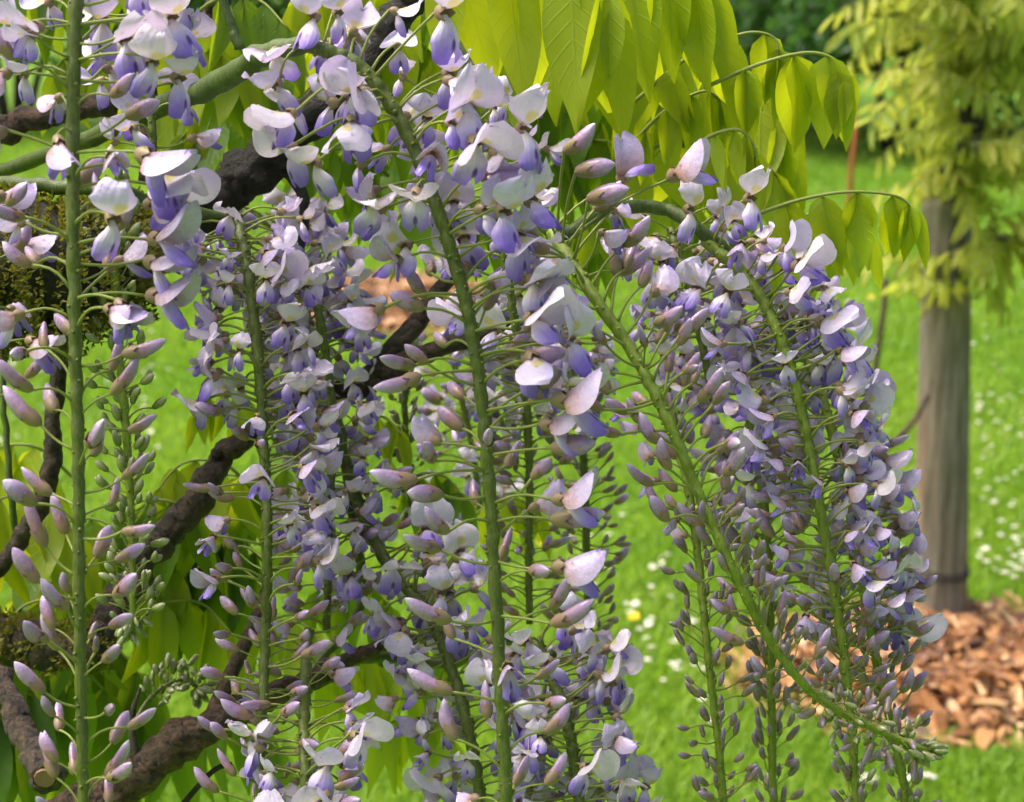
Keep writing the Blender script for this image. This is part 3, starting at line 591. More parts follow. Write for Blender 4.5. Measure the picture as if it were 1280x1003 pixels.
raceme('slender raceme of dark narrow buds hanging free over the open lawn', [(830, 470, 1.2), (858, 600, 1.18), (873, 700, 1.17), (882, 790, 1.16), (892, 880, 1.16), (902, 970, 1.16), (908, 1050, 1.16)], 5.5, 4.5,
  [(.0, .3, 26, {HF: 2, B_: 2}, 12, 26, 0, 40, .85, None), (.25, 1, 66, {S_: 1}, 8, 18, 5, 60, .95, None)], 'stem_light', seed=8, front=.3, tip=False)
raceme('narrow raceme of small buds behind the central stem, facing the open grass', [(700, 420, 1.4), (722, 500, 1.38), (730, 590, 1.38), (733, 680, 1.38), (736, 770, 1.38), (738, 860, 1.38)], 5.5, 4.5,
  [(.0, .25, 26, {O: 1, HF: 3}, 12, 24, 0, 30, .9, None), (.2, 1, 92, {B_: 1, S_: 4}, 10, 22, 0, 40, .9, None)], seed=9, front=.3, tip=False)
raceme('narrow raceme of mixed flowers and buds half hidden by the central stem', [(640, 380, 1.32), (655, 460, 1.3), (660, 540, 1.3), (662, 620, 1.3), (661, 700, 1.3), (662, 780, 1.3)], 5.5, 4.5,
  [(.0, .4, 60, {O: 4, HF: 2}, 12, 34, -5, 30, .9, None), (.38, 1, 50, {B_: 2, S_: 2}, 12, 24, 0, 30, .9, None)], seed=10, front=.3, tip=False)
raceme('cluster of pale wide open flowers on a dark slanting stem under the bare branch', [(430, 570, 1.25), (452, 640, 1.24), (490, 715, 1.22), (535, 765, 1.2), (562, 830, 1.19), (583, 900, 1.18), (598, 980, 1.18), (604, 1050, 1.18)], 8, 7,
  [(.0, .22, 16, {HF: 2, B_: 3}, 12, 24, 0, 35, .85, None), (.2, .98, 96, {O: 7, HF: 1}, 14, 36, -20, 30, .98, None)], seed=11, front=.3, tip=False,
  extra=[(490, 700, 1.18, O, -70, 1.1, -1.2), (530, 665, 1.18, O, 60, 1.15, -1), (570, 690, 1.18, O, 30, 1.1, -1), (545, 740, 1.17, O, 0, 1.1, -1), (560, 775, 1.16, O, -30, 1.05, -1), (510, 785, 1.17, O, 220, 1.05, -1)])
raceme('thickly flowered cluster with violet keels hanging in front of the open lawn', [(670, 800, 1.17), (692, 850, 1.16), (708, 900, 1.15), (718, 950, 1.15), (724, 1000, 1.15), (728, 1060, 1.15)], 7.5, 7,
  [(.0, 1, 92, {O: 7, HF: 1}, 14, 36, -15, 32, 1.0, None)], seed=12, front=.3, tip=False)
raceme('cluster with two large white flowers low beside the bare fork', [(385, 790, 1.22), (382, 850, 1.16), (380, 910, 1.12), (382, 970, 1.1), (386, 1050, 1.1)], 7, 7,
  [(.0, .5, 22, {B_: 2, HF: 1}, 12, 24, 0, 30, .85, None), (.45, 1, 30, {O: 3, B_: 2}, 14, 28, -5, 30, 1.0, None)], seed=13, front=.3, tip=False,
  extra=[(415, 950, 1.05, O, 200, 1.25, -1.6), (410, 990, 1.04, O, 240, 1.2, -1.6), (440, 915, 1.07, O, -30, 1.1, -1)])
raceme('young raceme of pale green tight buds behind the tall bud stem near the mossy stub', [(140, 235, 1.13), (143, 330, 1.12), (148, 430, 1.12), (157, 530, 1.12), (163, 630, 1.12), (166, 720, 1.12), (165, 790, 1.12)], 7, 4,
  [(.02, 1, 120, {G_: 1}, 5, 16, 15, 60, 1.25, None)], 'stem_light', seed=14, front=.3, tip=True)
raceme('small dark green raceme of tight buds above the lawn gap', [(508, 410, 1.36), (506, 470, 1.35), (507, 540, 1.35), (511, 600, 1.35), (514, 640, 1.35)], 4.5, 3.5,
  [(.1, 1, 60, {G_: 2, S_: 1}, 4, 10, 5, 60, .95, None)], seed=15, front=.3, tip=True)
raceme('column of lilac flowers filling the gap between the dark stem and the arched stem', [(385, 330, 1.26), (400, 400, 1.25), (412, 480, 1.25), (415, 560, 1.24), (412, 640, 1.23), (410, 720, 1.23), (408, 790, 1.23)], 6, 5,
  [(.0, .25, 20, {O: 3, HF: 1}, 12, 28, -5, 30, .95, None), (.25, .75, 50, {O: 4, HF: 2}, 12, 26, -15, 25, 1.0, None), (.7, 1, 26, {HF: 2, B_: 3}, 12, 24, -5, 30, .9, None)], seed=16, front=.5, tip=False)
raceme('shaded cluster of lilac flowers tucked under the thick dark branch', [(330, 270, 1.3), (352, 300, 1.28), (372, 345, 1.28), (385, 400, 1.28), (395, 450, 1.28)], 6, 5,
  [(.0, 1, 70, {O: 5, HF: 1}, 14, 34, -10, 30, 1.0, None)], seed=17, front=.5, tip=False)
raceme('cluster of white and violet flowers crowded behind the arched green stem', [(575, 110, 1.16), (600, 170, 1.12), (618, 240, 1.1), (630, 310, 1.1), (640, 380, 1.1), (650, 440, 1.1)], 6, 5,
  [(.0, 1, 40, {O: 6, HF: 1}, 14, 36, -10, 30, 1.0, None)], seed=18, front=.35, tip=False)
raceme('lilac cluster behind the slanting bud stem, under the bright leaves', [(838, 285, 1.2), (850, 325, 1.19), (865, 370, 1.18), (880, 440, 1.18), (893, 510, 1.18)], 6, 5,
  [(.0, 1, 52, {O: 3, HF: 2}, 14, 32, -5, 35, .9, None)], seed=19, front=.35, tip=False)
raceme('small far cluster of buds at the edge beside the mossy stub', [(-20, 240, 1.0), (-22, 330, .99), (-20, 430, .98), (-18, 520, .98)], 7, 6,
  [(.0, 1, 14, {B_: 3, HF: 1}, 10, 22, 5, 40, 1.0, 'R')], seed=20, front=.3, tip=False)
raceme('upper cluster of pale flowers against the brown branch beside the green leaves', [(175, -40, 1.12), (180, 20, 1.1), (186, 80, 1.1), (190, 150, 1.1), (192, 220, 1.1)], 6, 5,
  [(.0, 1, 22, {O: 5, HF: 1}, 14, 28, -5, 30, 1.1, None)], seed=21, front=.3, tip=False)
raceme('faint shaded cluster of buds deep behind the wide open flowers', [(560, 420, 1.5), (575, 490, 1.5), (590, 560, 1.5), (600, 640, 1.5)], 4, 4,
  [(.0, 1, 60, {O: 2, B_: 2}, 12, 34, -5, 30, .95, None)], seed=22, front=.5, tip=False)

raceme('tiny dark green spray of unopened buds above the gnarled branch', [(168, 905, 1.21), (182, 880, 1.22), (205, 858, 1.22), (232, 848, 1.22), (246, 860, 1.22)], 3, 2.5,
  [(.3, 1, 34, {G_: 1}, 4, 9, -20, 60, 1.1, None)], seed=23, front=.5, tip=True)
branch('thin upright green stem against the lawn beside the thin dark twig', [(22, 690, 1.26), (14, 620, 1.25), (8, 545, 1.25), (4, 470, 1.25), (20, 380, 1.25), (45, 340, 1.25)], [4, 4.5, 4, 3.5, 3, 3], 'shoot', name='green_shoot', seed=31)

# ------------------------------------------------------------------ compound leaves
CL = compound_leaf
CL('large yellow green leaf with broad hanging leaflets beside the pale topmost flower', [(520, -60, 1.1), (580, -72, 1.09), (660, -70, 1.08), (740, -40, 1.08), (765, 10, 1.08)], 235, 4, seed=1, yaw=.0, spread=.25, ratio=1.15)
CL('bright leaf with hanging leaflets next to the edge of the large yellow green leaf', [(690, -95, 1.16), (760, -80, 1.15), (840, -60, 1.14), (885, -20, 1.14)], 220, 4, seed=2, spread=.3, ratio=1.35)
CL('bright leaf behind, its long leaflets curving toward the lilac bud group', [(640, -60, 1.24), (720, -30, 1.22), (800, 0, 1.22), (860, 50, 1.22)], 235, 4, seed=3, spread=.35, ratio=1.45)
CL('leaf on an arched stalk whose tip curls over the shaded far hedge', [(790, 130, 1.2), (860, 72, 1.18), (930, 42, 1.17), (968, 48, 1.17), (972, 75, 1.17)], 112, 4, seed=4, spread=.25, ratio=1.7)
CL('leaf on a flat arched stalk with plump pointed leaflets against the golden tree', [(880, 110, 1.15), (950, 80, 1.14), (1010, 66, 1.14), (1045, 76, 1.14), (1055, 100, 1.14)], 122, 4, seed=5, spread=.2, ratio=1.75, yaw=.1)
CL('leaf with long leaflets on a level arched stalk near the thin brown stake', [(940, 270, 1.16), (1000, 250, 1.15), (1060, 240, 1.14), (1120, 245, 1.14), (1143, 262, 1.14)], 108, 5, seed=6, spread=.25, ratio=1.6)
CL('pale leaf spreading behind the level arched leaf', [(930, 300, 1.24), (990, 275, 1.22), (1040, 265, 1.22), (1080, 285, 1.22)], 115, 4, seed=7, spread=.35, ratio=1.6)
CL('small arched leaf with folded young leaflets above the white shoulder flowers', [(850, 210, 1.17), (880, 175, 1.16), (920, 162, 1.15), (940, 178, 1.15), (945, 200, 1.15)], 78, 6, seed=8, spread=.2, ratio=.9)
CL('small folded leaf under the curl of a bright arched stalk', [(780, 190, 1.22), (830, 140, 1.2), (880, 114, 1.19), (905, 130, 1.19)], 84, 5, seed=9, spread=.25, ratio=1.4)
CL('leaf with broad shaded leaflets behind the lone half open flower', [(760, 250, 1.26), (810, 190, 1.25), (870, 170, 1.25), (940, 190, 1.25), (980, 230, 1.25)], 125, 5, 'bright', seed=10, spread=.5, ratio=1.8)
CL('tall pale leaflets hanging beside the thin rusty stake', [(900, 90, 1.3), (950, 120, 1.28), (985, 170, 1.28)], 160, 3, seed=11, spread=.3, ratio=1.4)
fill = [  # px, py, depth, length, leaflet px, kind
 (300, 60, 1.22, 150, 120, 'mid'), (240, 110, 1.25, 160, 130, 'bright'), (330, 150, 1.26, 150, 120, 'mid'), (440, 30, 1.24, 170, 150, 'bright'), (480, 120, 1.28, 160, 150, 'bright'), (540, 60, 1.3, 150, 170, 'mid'),
 (130, 10, 1.35, 160, 110, 'bright'), (40, 30, 1.35, 160, 120, 'mid'), (130, 110, 1.38, 150, 120, 'bright'), (400, 160, 1.34, 150, 130, 'mid'), (520, 180, 1.36, 160, 120, 'mid'), (560, 300, 1.36, 130, 120, 'mid'), (640, 120, 1.32, 170, 150, 'bright'), (700, 180, 1.34, 150, 130, 'mid'), (740, 240, 1.35, 140, 120, 'mid'), (690, 330, 1.38, 150, 100, 'mid'), (800, 300, 1.36, 150, 110, 'bright'), (900, 250, 1.36, 140, 120, 'bright'),
 (70, 930, 1.36, 170, 180, 'mid'), (10, 960, 1.34, 160, 180, 'mid'), (150, 950, 1.42, 170, 170, 'mid'), (110, 740, 1.42, 160, 170, 'mid'), (220, 760, 1.4, 170, 190, 'mid'), (280, 690, 1.42, 160, 180, 'mid'), (60, 820, 1.45, 160, 170, 'bright'),
 (850, 130, 1.33, 150, 140, 'bright'), (800, 190, 1.36, 150, 130, 'bright'), (880, 220, 1.32, 140, 120, 'mid'), (930, 160, 1.35, 140, 130, 'bright'), (760, 110, 1.36, 160, 150, 'bright'), (350, 90, 1.3, 140, 110, 'bright'), (200, 180, 1.36, 140, 110, 'bright'), (420, 240, 1.34, 130, 100, 'mid'),
 (30, 700, 1.33, 170, 150, 'bright'), (60, 830, 1.32, 170, 150, 'mid'), (0, 900, 1.35, 160, 150, 'mid'), (150, 760, 1.36, 150, 150, 'bright'), (190, 700, 1.34, 150, 140, 'mid'), (250, 650, 1.36, 150, 140, 'bright'), (270, 740, 1.4, 140, 130, 'mid'), (230, 820, 1.36, 150, 130, 'bright'), (120, 880, 1.4, 150, 140, 'mid'), (20, 620, 1.45, 140, 120, 'bright'), (280, 530, 1.3, 90, 70, 'bright'), (470, 560, 1.34, 80, 75, 'bright'),
 (460, 880, 1.36, 130, 110, 'bright'), (500, 850, 1.4, 140, 110, 'mid'), (440, 780, 1.38, 120, 110, 'mid'), (360, 830, 1.36, 120, 100, 'bright'), (540, 640, 1.36, 100, 90, 'mid'), (640, 660, 1.4, 90, 80, 'bright'), (520, 950, 1.38, 120, 100, 'bright'), (300, 960, 1.36, 120, 110, 'mid'), (340, 640, 1.4, 110, 110, 'mid'), (900, 330, 1.34, 120, 100, 'mid'), (470, 250, 1.38, 140, 120, 'mid'), (280, 200, 1.36, 140, 120, 'mid')]
LM = [(10, 960, 'below the sawn stump'), (150, 945, 'between the sawn stump and the gnarled branch'), (110, 760, 'behind the tall bud stem'), (280, 700, 'behind the dark fork twig'), (300, 130, 'near the thick green shoot'), (130, 60, 'behind the brown smooth branch'), (450, 170, 'behind the thick dark branch'), (560, 150, 'behind the arched flower stem'), (700, 200, 'under the large hanging leaf'), (850, 190, 'around the lone half open flower'), (790, 320, 'behind the slanting bud stem'), (30, 650, 'beside the thin dark twig'), (60, 850, 'over the sawn stump'), (200, 730, 'under the heavy dark branch'), (280, 560, 'beside the dense column of flowers'), (440, 840, 'at the forked gnarled branch'), (520, 620, 'under the small dark raceme'), (520, 950, 'behind the pale open flowers'), (330, 960, 'below the gnarled branch'), (320, 660, 'behind the dense column of buds')]
for k, (x, y, d, ln, lp, kd) in enumerate(fill):
    q = random.Random(k + 300); s = q.choice((-1, 1)); h = ln * .5
    at_ = min(LM, key=lambda m_: math.hypot(m_[0] - x, m_[1] - y))[2]
    CL(('shaded green wisteria leaf hanging ' if kd == 'mid' else 'bright green wisteria leaf hanging ') + at_,
       [(x - s * h, y - lp * .2, d + .03), (x - s * h * .4, y - lp * .5, d), (x + s * h * .3, y - lp * .5, d), (x + s * h * .8, y - lp * .2, d - .01)], lp, 5, kd, 'shaded leaves among the branches' if kd == 'mid' else 'bright leaves among the branches', seed=40 + k, yaw=q.uniform(-.6, .6), spread=.55, ratio=1.2)
#@@FAR
# ------------------------------------------------------------------ wooden post with wire band
def m_post():
    t = NT('weathered_wood'); w = t.wpos(); mp = t.n('ShaderNodeMapping'); mp.inputs['Scale'].default_value = (1, 1, .07); t.l(w, mp.inputs[0])
    n = t.noise(70, 5, mp.outputs[0], .7); n2 = t.noise(9, 3, mp.outputs[0]); n3 = t.noise(14, 3, w)
    z = t.n('ShaderNodeSeparateXYZ'); t.l(w, z.inputs[0])
    c = t.mix(t.smooth(n, .3, .7), (.10, .092, .066), (.30, .28, .225))
    c = t.mix(t.math('MULTIPLY', t.smooth(n2, .52, .68), t.smooth(z.outputs[2], .62, .1, .1, .9)), c, (.34, .15, .07))
    c = t.mix(t.smooth(n3, .55, .72, 0, .45), c, (.12, .14, .06))
    return t.finish(c, .75, 0, None, t.bump(n, .7, .008), .3)
p0 = G(1176, 800); p0.z = 0
yp = p0.y
def wall(px, py, y=yp): # a point at the post's distance
    q = P(px, py, 1) - C0; return C0 + q * (y / q.y)
pt = wall(1184, 245); r0 = 33 * p0.y / FPX / math.cos(PITCH)
b = MB(); n = 40; base = p0 + Vector((0, 0, -.05))
b.tube([base.lerp(pt, k / n) for k in range(n + 1)], [r0 * lerp(1.03, .93, k / n) for k in range(n + 1)], 36, rough=.018, seed=4)
root = empty('wooden_post', p0); b.V = [v - p0 for v in b.V]; new('shaft', b.mesh('shaft', [m_post()]), root)
def band(py, rr, th, name, m):
    c = wall(1180, py); f = (c.z - base.z) / (pt.z - base.z); c = base.lerp(pt, f); b = MB(); rad = r0 * lerp(1.03, .93, f) * rr
    pts = [c + Vector((math.cos(a) * rad, math.sin(a) * rad, .003 * math.sin(a * 2) + .006 * math.sin(a))) - p0 for a in [2 * math.pi * k / 40 for k in range(41)]]
    b.tube(pts, [th] * 41, 8); new(name, b.mesh(name, [m]), root)
M['wire'] = m_green('dark_wire', (.03, .028, .025), (.06, .05, .04), .5)
band(712, 1.02, .0042, 'wire_band', M['wire']); band(706, 1.015, .0025, 'wire_band', M['wire'])
tag(root, 'thick weathered wooden post with a wire band, standing in bark chips', 'post')

# ------------------------------------------------------------------ golden wisteria trained on the post
root = empty('golden_tree', p0 + Vector((.012, .09, 0))); o0 = p0 + Vector((.012, .09, 0))
M['bark_far'] = m_bark('bark_far', (.012, .011, .010), (.05, .042, .035), (.05, .06, .03), 40, .5)
b = MB(); tc = catmull([o0 + Vector((0, 0, -.03)), o0 + Vector((.0, .02, .3)), o0 + Vector((-.004, .02, .6)), wall(1190, 400, yp + .07), wall(1204, 260, yp + .02), wall(1215, 160, yp), wall(1222, 60, yp + .05), wall(1225, -60, yp + .05), wall(1215, -200, yp + .05)], 6)
b.tube([p - o0 for p in tc], [lerp(.030, .024, k / (len(tc) - 1)) for k in range(len(tc))], 14, rough=.08); trunk = new('trunk', b.mesh('trunk', [M['bark_far']]), root)
q = random.Random(77)
limbs = []
for (ax, ay, bx, by, dy) in [(1215, 140, 1155, 95, -.1), (1218, 80, 1110, 35, .1), (1222, 40, 1150, -20, -.2), (1220, 80, 1300, 60, -.1), (1215, 190, 1290, 180, -.15), (1212, 240, 1175, 215, -.12), (1200, 330, 1260, 300, -.2), (1220, 20, 1320, -30, .1), (1200, 330, 1190, 360, -.16), (1215, 200, 1220, 190, -.25), (1222, 0, 1230, -10, -.3), (1215, 160, 1170, 160, .25), (1220, 60, 1200, 60, .3), (1222, -60, 1110, -110, 0), (1222, -60, 1330, -120, 0), (1222, -100, 1220, -170, -.3)]:
    a = wall(ax, ay, yp); e = wall(bx, by, yp + dy); m_ = a.lerp(e, .5) + Vector((0, 0, .03)); lc = catmull([a, m_, e], 5); limbs.append(lc)
    b = MB(); b.tube([p - o0 for p in lc], [lerp(.010, .004, k / (len(lc) - 1)) for k in range(len(lc))], 7); new('limb', b.mesh('limb', [M['bark_far']]), root)
def spray_mesh(seed):
    q = random.Random(seed); b = MB(); L = q.uniform(.12, .19); pts = [Vector((L * t, 0, -.35 * L * t * t + .10 * L * t)) for t in (0, .2, .4, .6, .8, 1)]
    b.tube(pts, [.0016] * 6, 5)
    b.M = [1] * len(b.M)
    for k in range(6):
        t = .15 + .85 * k / 5.5; f = t * 5; i = min(int(f), 4); p = pts[i].lerp(pts[i + 1], f - i)
        for s in ((-1, 1) if k < 5 else (0,)):
            ln = q.uniform(.042, .066) * (1 - .3 * abs(t - .5)); d = Vector((.45 + (.6 if s == 0 else 0), s * q.uniform(.3, .9), -q.uniform(.5, 1.3)))
            fr = Matrix.Translation(p) @ frame(d, Vector((.3, 0, 1)), q.uniform(-.5, .5)) @ Matrix.Scale(ln, 4); nu, nv = 6, 3; pp = []; at = []
            for i2 in range(nu):
                u = i2 / (nu - 1); w = .30 * (u ** .6) * (1 - u) ** .9 * 1.3 + .004
                for j in range(nv):
                    v = j - 1; pp.append(fr @ Vector((u, v * w, .12 * abs(v) - .12 * u * u))); at.append((u, v, 0))
            b.grid(pp, nu, nv, at)
    return b.mesh('leaf_spray', [M['leaf_gold'], M['pedicel']])
SP = [spray_mesh(k) for k in range(7)]
for li, lc in enumerate(limbs):
    for k in range(5 if li in (8, 9) else 13):
        f = q.uniform(.25, 1) * (len(lc) - 1); i = min(int(f), len(lc) - 2); p = lc[i].lerp(lc[i + 1], f - i) - o0 + Vector((q.uniform(-.02, .02), q.uniform(-.02, .02), q.uniform(-.02, .03)))
        a = q.uniform(0, 2 * math.pi); d = Vector((math.cos(a), math.sin(a) - .3, q.uniform(-.5, .45)))
        new('leaf_spray', q.choice(SP), root, Matrix.Translation(p) @ frame(d, roll=q.uniform(-.4, .4)) @ Matrix.Scale(q.uniform(.75, 1.15), 4))
sc_ = catmull([wall(1160, 495, yp - .06), wall(1140, 530, yp - .1), wall(1105, 565, yp - .12), wall(1080, 600, yp - .1), wall(1075, 680, yp - .08), G(1090, 780)], 6)
b = MB(); b.tube([p - o0 for p in sc_], [.006] * len(sc_), 7); new('shoot', b.mesh('shoot', [M['bark_brown']]), root)
tag(root, 'golden yellow green wisteria tree with drooping leaf sprays climbing the wooden post', 'tree')

# ------------------------------------------------------------------ bark mulch
def m_chip():
    t = NT('wood_chip'); u, v, z = t.pu(); r = t.rnd(); x = t.math('FRACT', t.math('ADD', z, r)); w = t.wpos(); n = t.noise(120, 4, w)
    c = t.ramp(x, [(0, (.05, .025, .015)), (.24, (.19, .075, .028)), (.50, (.38, .175, .06)), (.78, (.50, .275, .11)), (1, (.66, .45, .24))])
    c = t.mix(t.smooth(n, .45, .75, 0, .5), c, (.14, .06, .03))
    return t.finish(c, t.smooth(n, .3, .7, .3, .6), 0, None, t.bump(n, .5, .003), .5)
M['chip'] = m_chip()
def m_mound():
    t = NT('mulch_floor'); n = t.noise(45, 5, t.wpos()); c = t.mix(n, (.03, .018, .010), (.16, .075, .035)); return t.finish(c, .8, 0, None, t.bump(n, 1, .02), .3)
M['mound'] = m_mound()
def chip_geo(q, L, w, th):
    V = []; at = []; bend = q.uniform(-.15, .15) * L; taper = [q.uniform(.35, .9), q.uniform(.85, 1.1), q.uniform(.3, .95)]; sh = q.uniform(-.35, .35) * w; rz = q.random()
    for i, x in enumerate((-.5, 0, .5)):
        ww = w * .5 * taper[i]; zb = bend * (1 - (2 * x) ** 2)
        for (yy, zz) in ((-1, -1), (1, -1), (1, 1), (-1, 1)): V.append(Vector((x * L + q.uniform(-.06, .06) * L, yy * ww + sh * x * 2, zb + zz * th * .5 * q.uniform(.6, 1.2)))); at.append((x + .5, 0, rz))
    F = [(0, 3, 2, 1), (8, 9, 10, 11)]
    for i in (0, 4):
        for k in range(4): F.append((i + k, i + (k + 1) % 4, i + 4 + (k + 1) % 4, i + 4 + k))
    return V, F, at
def mulch(label, c, rx, ry, hgt, nchip, nstuff, seed, kx=1.0):
    q = random.Random(seed); root = empty('mulch_bed', c)
    def hz(x, y): r = math.hypot(x / rx, y / ry); return hgt * max(0, 1 - r ** 2.2) + .018 * noise.noise(Vector((x * 9, y * 9, seed)))
    b = MB(); nr, na = 14, 48; pts = []
    for i in range(nr):
        for j in range(na + 1):
            a = 2 * math.pi * j / na; r = i / (nr - 1) * (1 + .06 * math.sin(3 * a + seed) + .04 * math.sin(7 * a)); x, y = math.cos(a) * rx * r, math.sin(a) * ry * r
            pts.append(Vector((x, y, max(hz(x, y), 0) + .004 if i < nr - 1 else -.02)))
    b.grid(pts, nr, na + 1, [(0, 0, 0)] * len(pts)); new('mulch_floor', b.mesh('mulch_floor', [M['mound']]), root)
    me = []
    for k in range(10):
        V, F, at = chip_geo(q, q.uniform(.045, .10), q.uniform(.015, .032), q.uniform(.005, .011)); bb = MB(); bb.V = V; bb.F = F; bb.A = at; bb.M = [0] * len(F); me.append(bb.mesh('wood_chip', [M['chip']], False))
    def spot(front):
        while True:
            a = q.uniform(0, 2 * math.pi); r = math.sqrt(q.random()) * (1.0 + .16 * noise.noise(Vector((math.cos(a) * 3, math.sin(a) * 3, seed))) + (.12 if q.random() < .06 else 0)); x, y = math.cos(a) * rx * r, math.sin(a) * ry * r
            if front and (y > ry * .55 or x > rx * .6): continue
            return x, y
    def mx(x, y, s): return Matrix.Translation((x, y, max(0, hz(x, y)) + q.uniform(.006, .02))) @ Matrix.Rotation(q.uniform(0, 6.28), 4, 'Z') @ Matrix.Rotation(q.gauss(0, .4), 4, 'Y') @ Matrix.Rotation(q.gauss(0, .5), 4, 'X') @ Matrix.Scale(s, 4)
    for k in range(nchip): x, y = spot(True); new('wood_chip', q.choice(me), root, mx(x, y, q.uniform(.75, 1.25)) )
    b = MB()
    for k in range(nstuff):
        V, F, at = chip_geo(q, q.uniform(.03, .075), q.uniform(.011, .024), q.uniform(.004, .008)); x, y = spot(False); m_ = mx(x, y, 1); i0 = len(b.V)
        b.V += [m_ @ v for v in V]; b.A += at; b.F += [tuple(i0 + i for i in f) for f in F]; b.M += [0] * len(F)
    tag(new('loose_chips', b.mesh('loose_chips', [M['chip']], False), root), kind='stuff')
    tag(root, label, 'mulch'); return root
gl = G(925, 860); gf = G(1180, 945); gb = G(1180, 785)
mc = Vector((G(1180, 850).x + .02, (gf.y + gb.y) / 2 + .05, 0))
mulch('heaped orange brown bark chips around the foot of the wooden post', mc, mc.x - gl.x + .02, (gb.y - gf.y) / 2 + .04, .055, 300, 1150, 3)
c2 = G(480, 385); mulch('far low heap of orange bark chips on the lawn seen between flower clusters', c2, .42, .55, .07, 60, 1500, 5)

# ------------------------------------------------------------------ stakes
def m_rust():
    t = NT('rust'); n = t.noise(50, 4, t.wpos()); c = t.mix(n, (.50, .16, .05), (.30, .11, .045)); return t.finish(c, .75, 0, None, t.bump(n, .4, .003), .3)
M['rust'] = m_rust()
def stake(label, foot, top_px, r, name, m, notch):
    f = G(*foot); tp = wall(top_px[0], top_px[1], f.y); root = empty(name, f); b = MB()
    b.tube([Vector((0, 0, -.05))] + [(tp - f) * (k / 8) + Vector((.002 * math.sin(k * 2.1), 0, 0)) for k in range(1, 9)] + [(tp - f) * 1.01], [r] * 9 + [r * .5], 10, rough=.05); new('rod', b.mesh('rod', [m]), root)
    b = MB(); c_ = (tp - f) * notch; dr = (tp - f).normalized(); b.tube([c_ - dr * .006, c_, c_ + dr * .006], [r * 1.15, r * 1.3, r * 1.15], 10); new('tie', b.mesh('tie', [M['wire']]), root)
    tag(root, label, 'stake')
stake('rust orange garden stake leaning on the far lawn before the dark hedge', (1054, 335), (1070, 150), .0115, 'garden_stake', M['rust'], .2)
stake('thin brown garden stake leaning beside the wooden post', (1074, 640), (1108, 350), .0075, 'garden_stake', M['bark_brown'], .4)

# ------------------------------------------------------------------ daisies and buttercups in the lawn
def m_flat(name, c): t = NT(name); return t.finish(c, .6, .2, c)
M['daisy'] = m_flat('daisy_white', (.82, .82, .80)); M['yolk'] = m_flat('daisy_yellow', (.75, .50, .02)); M['butter'] = m_flat('buttercup', (.85, .62, .01))
def daisy_mesh(seed, yellow=False):
    q = random.Random(seed); b = MB(); h = .0; tilt = Vector((q.uniform(-.35, .35), q.uniform(-.5, .1), 1)).normalized(); fr = frame(Vector((1, 0, 0)), tilt)
    b.tube([Vector((0, 0, -.055)), Vector((.003, 0, -.02)), Vector((0, 0, -.0005))], [.0009] * 3, 5, m=2)
    npet = 6 if yellow else 14
    for k in range(npet):
        a = 2 * math.pi * k / npet; r = .0125 * q.uniform(.85, 1.1); w = .0042 if yellow else .0019; c, s = math.cos(a), math.sin(a); v = len(b.V); lift = .35 if yellow else .1
        for (rr, ww) in ((.003, .6), (.7 * r, 1.2), (r, .5)):
            for sg in (-1, 1): b.V.append(fr @ Vector((c * rr - s * w * ww * sg, s * rr + c * w * ww * sg, rr * lift))); b.A.append((0, 0, 0))
        b.F += [(v, v + 2, v + 3, v + 1), (v + 2, v + 4, v + 5, v + 3)]; b.M += [0, 0]
    v = len(b.V); b.V.append(fr @ Vector((0, 0, .003))); b.A.append((0, 0, 0))
    for k in range(8): b.V.append(fr @ Vector((.0042 * math.cos(k * .785), .0042 * math.sin(k * .785), .0012))); b.A.append((0, 0, 0))
    for k in range(8): b.F.append((v, v + 1 + k, v + 1 + (k + 1) % 8)); b.M.append(1)
    return b.mesh('buttercup' if yellow else 'daisy', [M['butter'] if yellow else M['daisy'], M['yolk'], M['pedicel']])
DA = [daisy_mesh(k) for k in range(5)]; BU = [daisy_mesh(k + 9, True) for k in range(2)]
q = random.Random(12); spots = []
zones = [((1222, 1278), (470, 760), 80), ((1095, 1145), (560, 770), 22), ((780, 900), (600, 900), 46), ((1215, 1280), (360, 470), 12), ((700, 790), (640, 900), 16), ((980, 1280), (935, 1000), 14), ((800, 940), (880, 1000), 10), ((1000, 1140), (380, 540), 18), ((0, 60), (420, 700), 26), ((120, 260), (420, 600), 26), ((440, 580), (430, 620), 20)]
ZL = ['beside the wooden post', 'between the wooden post and the lilac cluster', 'below the slanting bud stem', 'beyond the wooden post', 'next to the narrow bud raceme', 'in front of the bark chips', 'under the slender bud raceme', 'near the thin brown stake', 'behind the thin dark twig', 'behind the pale green bud raceme', 'behind the bare branch']
for zi, (xr, yr, cnt) in enumerate(zones):
    for k in range(cnt): cl_ = random.Random(zi * 7 + k // 7); g = G(min(max(q.gauss(cl_.uniform(*xr), 14), xr[0]), xr[1]), min(max(q.gauss(cl_.uniform(*yr), 28), yr[0]), yr[1])); spots.append((g, ZL[zi]))
for k, (g, zl) in enumerate(spots):
    if math.hypot((g.x - mc.x) / .5, (g.y - mc.y) / .55) < 1: continue
    o = new('daisy', q.choice(DA), None, Matrix.Translation(g + Vector((0, 0, q.uniform(.032, .055)))) @ Matrix.Rotation(q.uniform(0, 6), 4, 'Z') @ Matrix.Scale(q.uniform(.45, .75), 4))
    tag(o, 'small white daisy in the lawn ' + zl, 'daisy', 'white daisies scattered in the lawn')
for (x, y) in [(678, 678), (792, 772), (1242, 335), (1088, 372), (1150, 360), (865, 640)]:
    o = new('buttercup', q.choice(BU), None, Matrix.Translation(G(x, y, .045)) @ Matrix.Scale(1.1, 4)); tag(o, 'small yellow buttercup in the lawn', 'buttercup', 'yellow buttercups in the lawn')

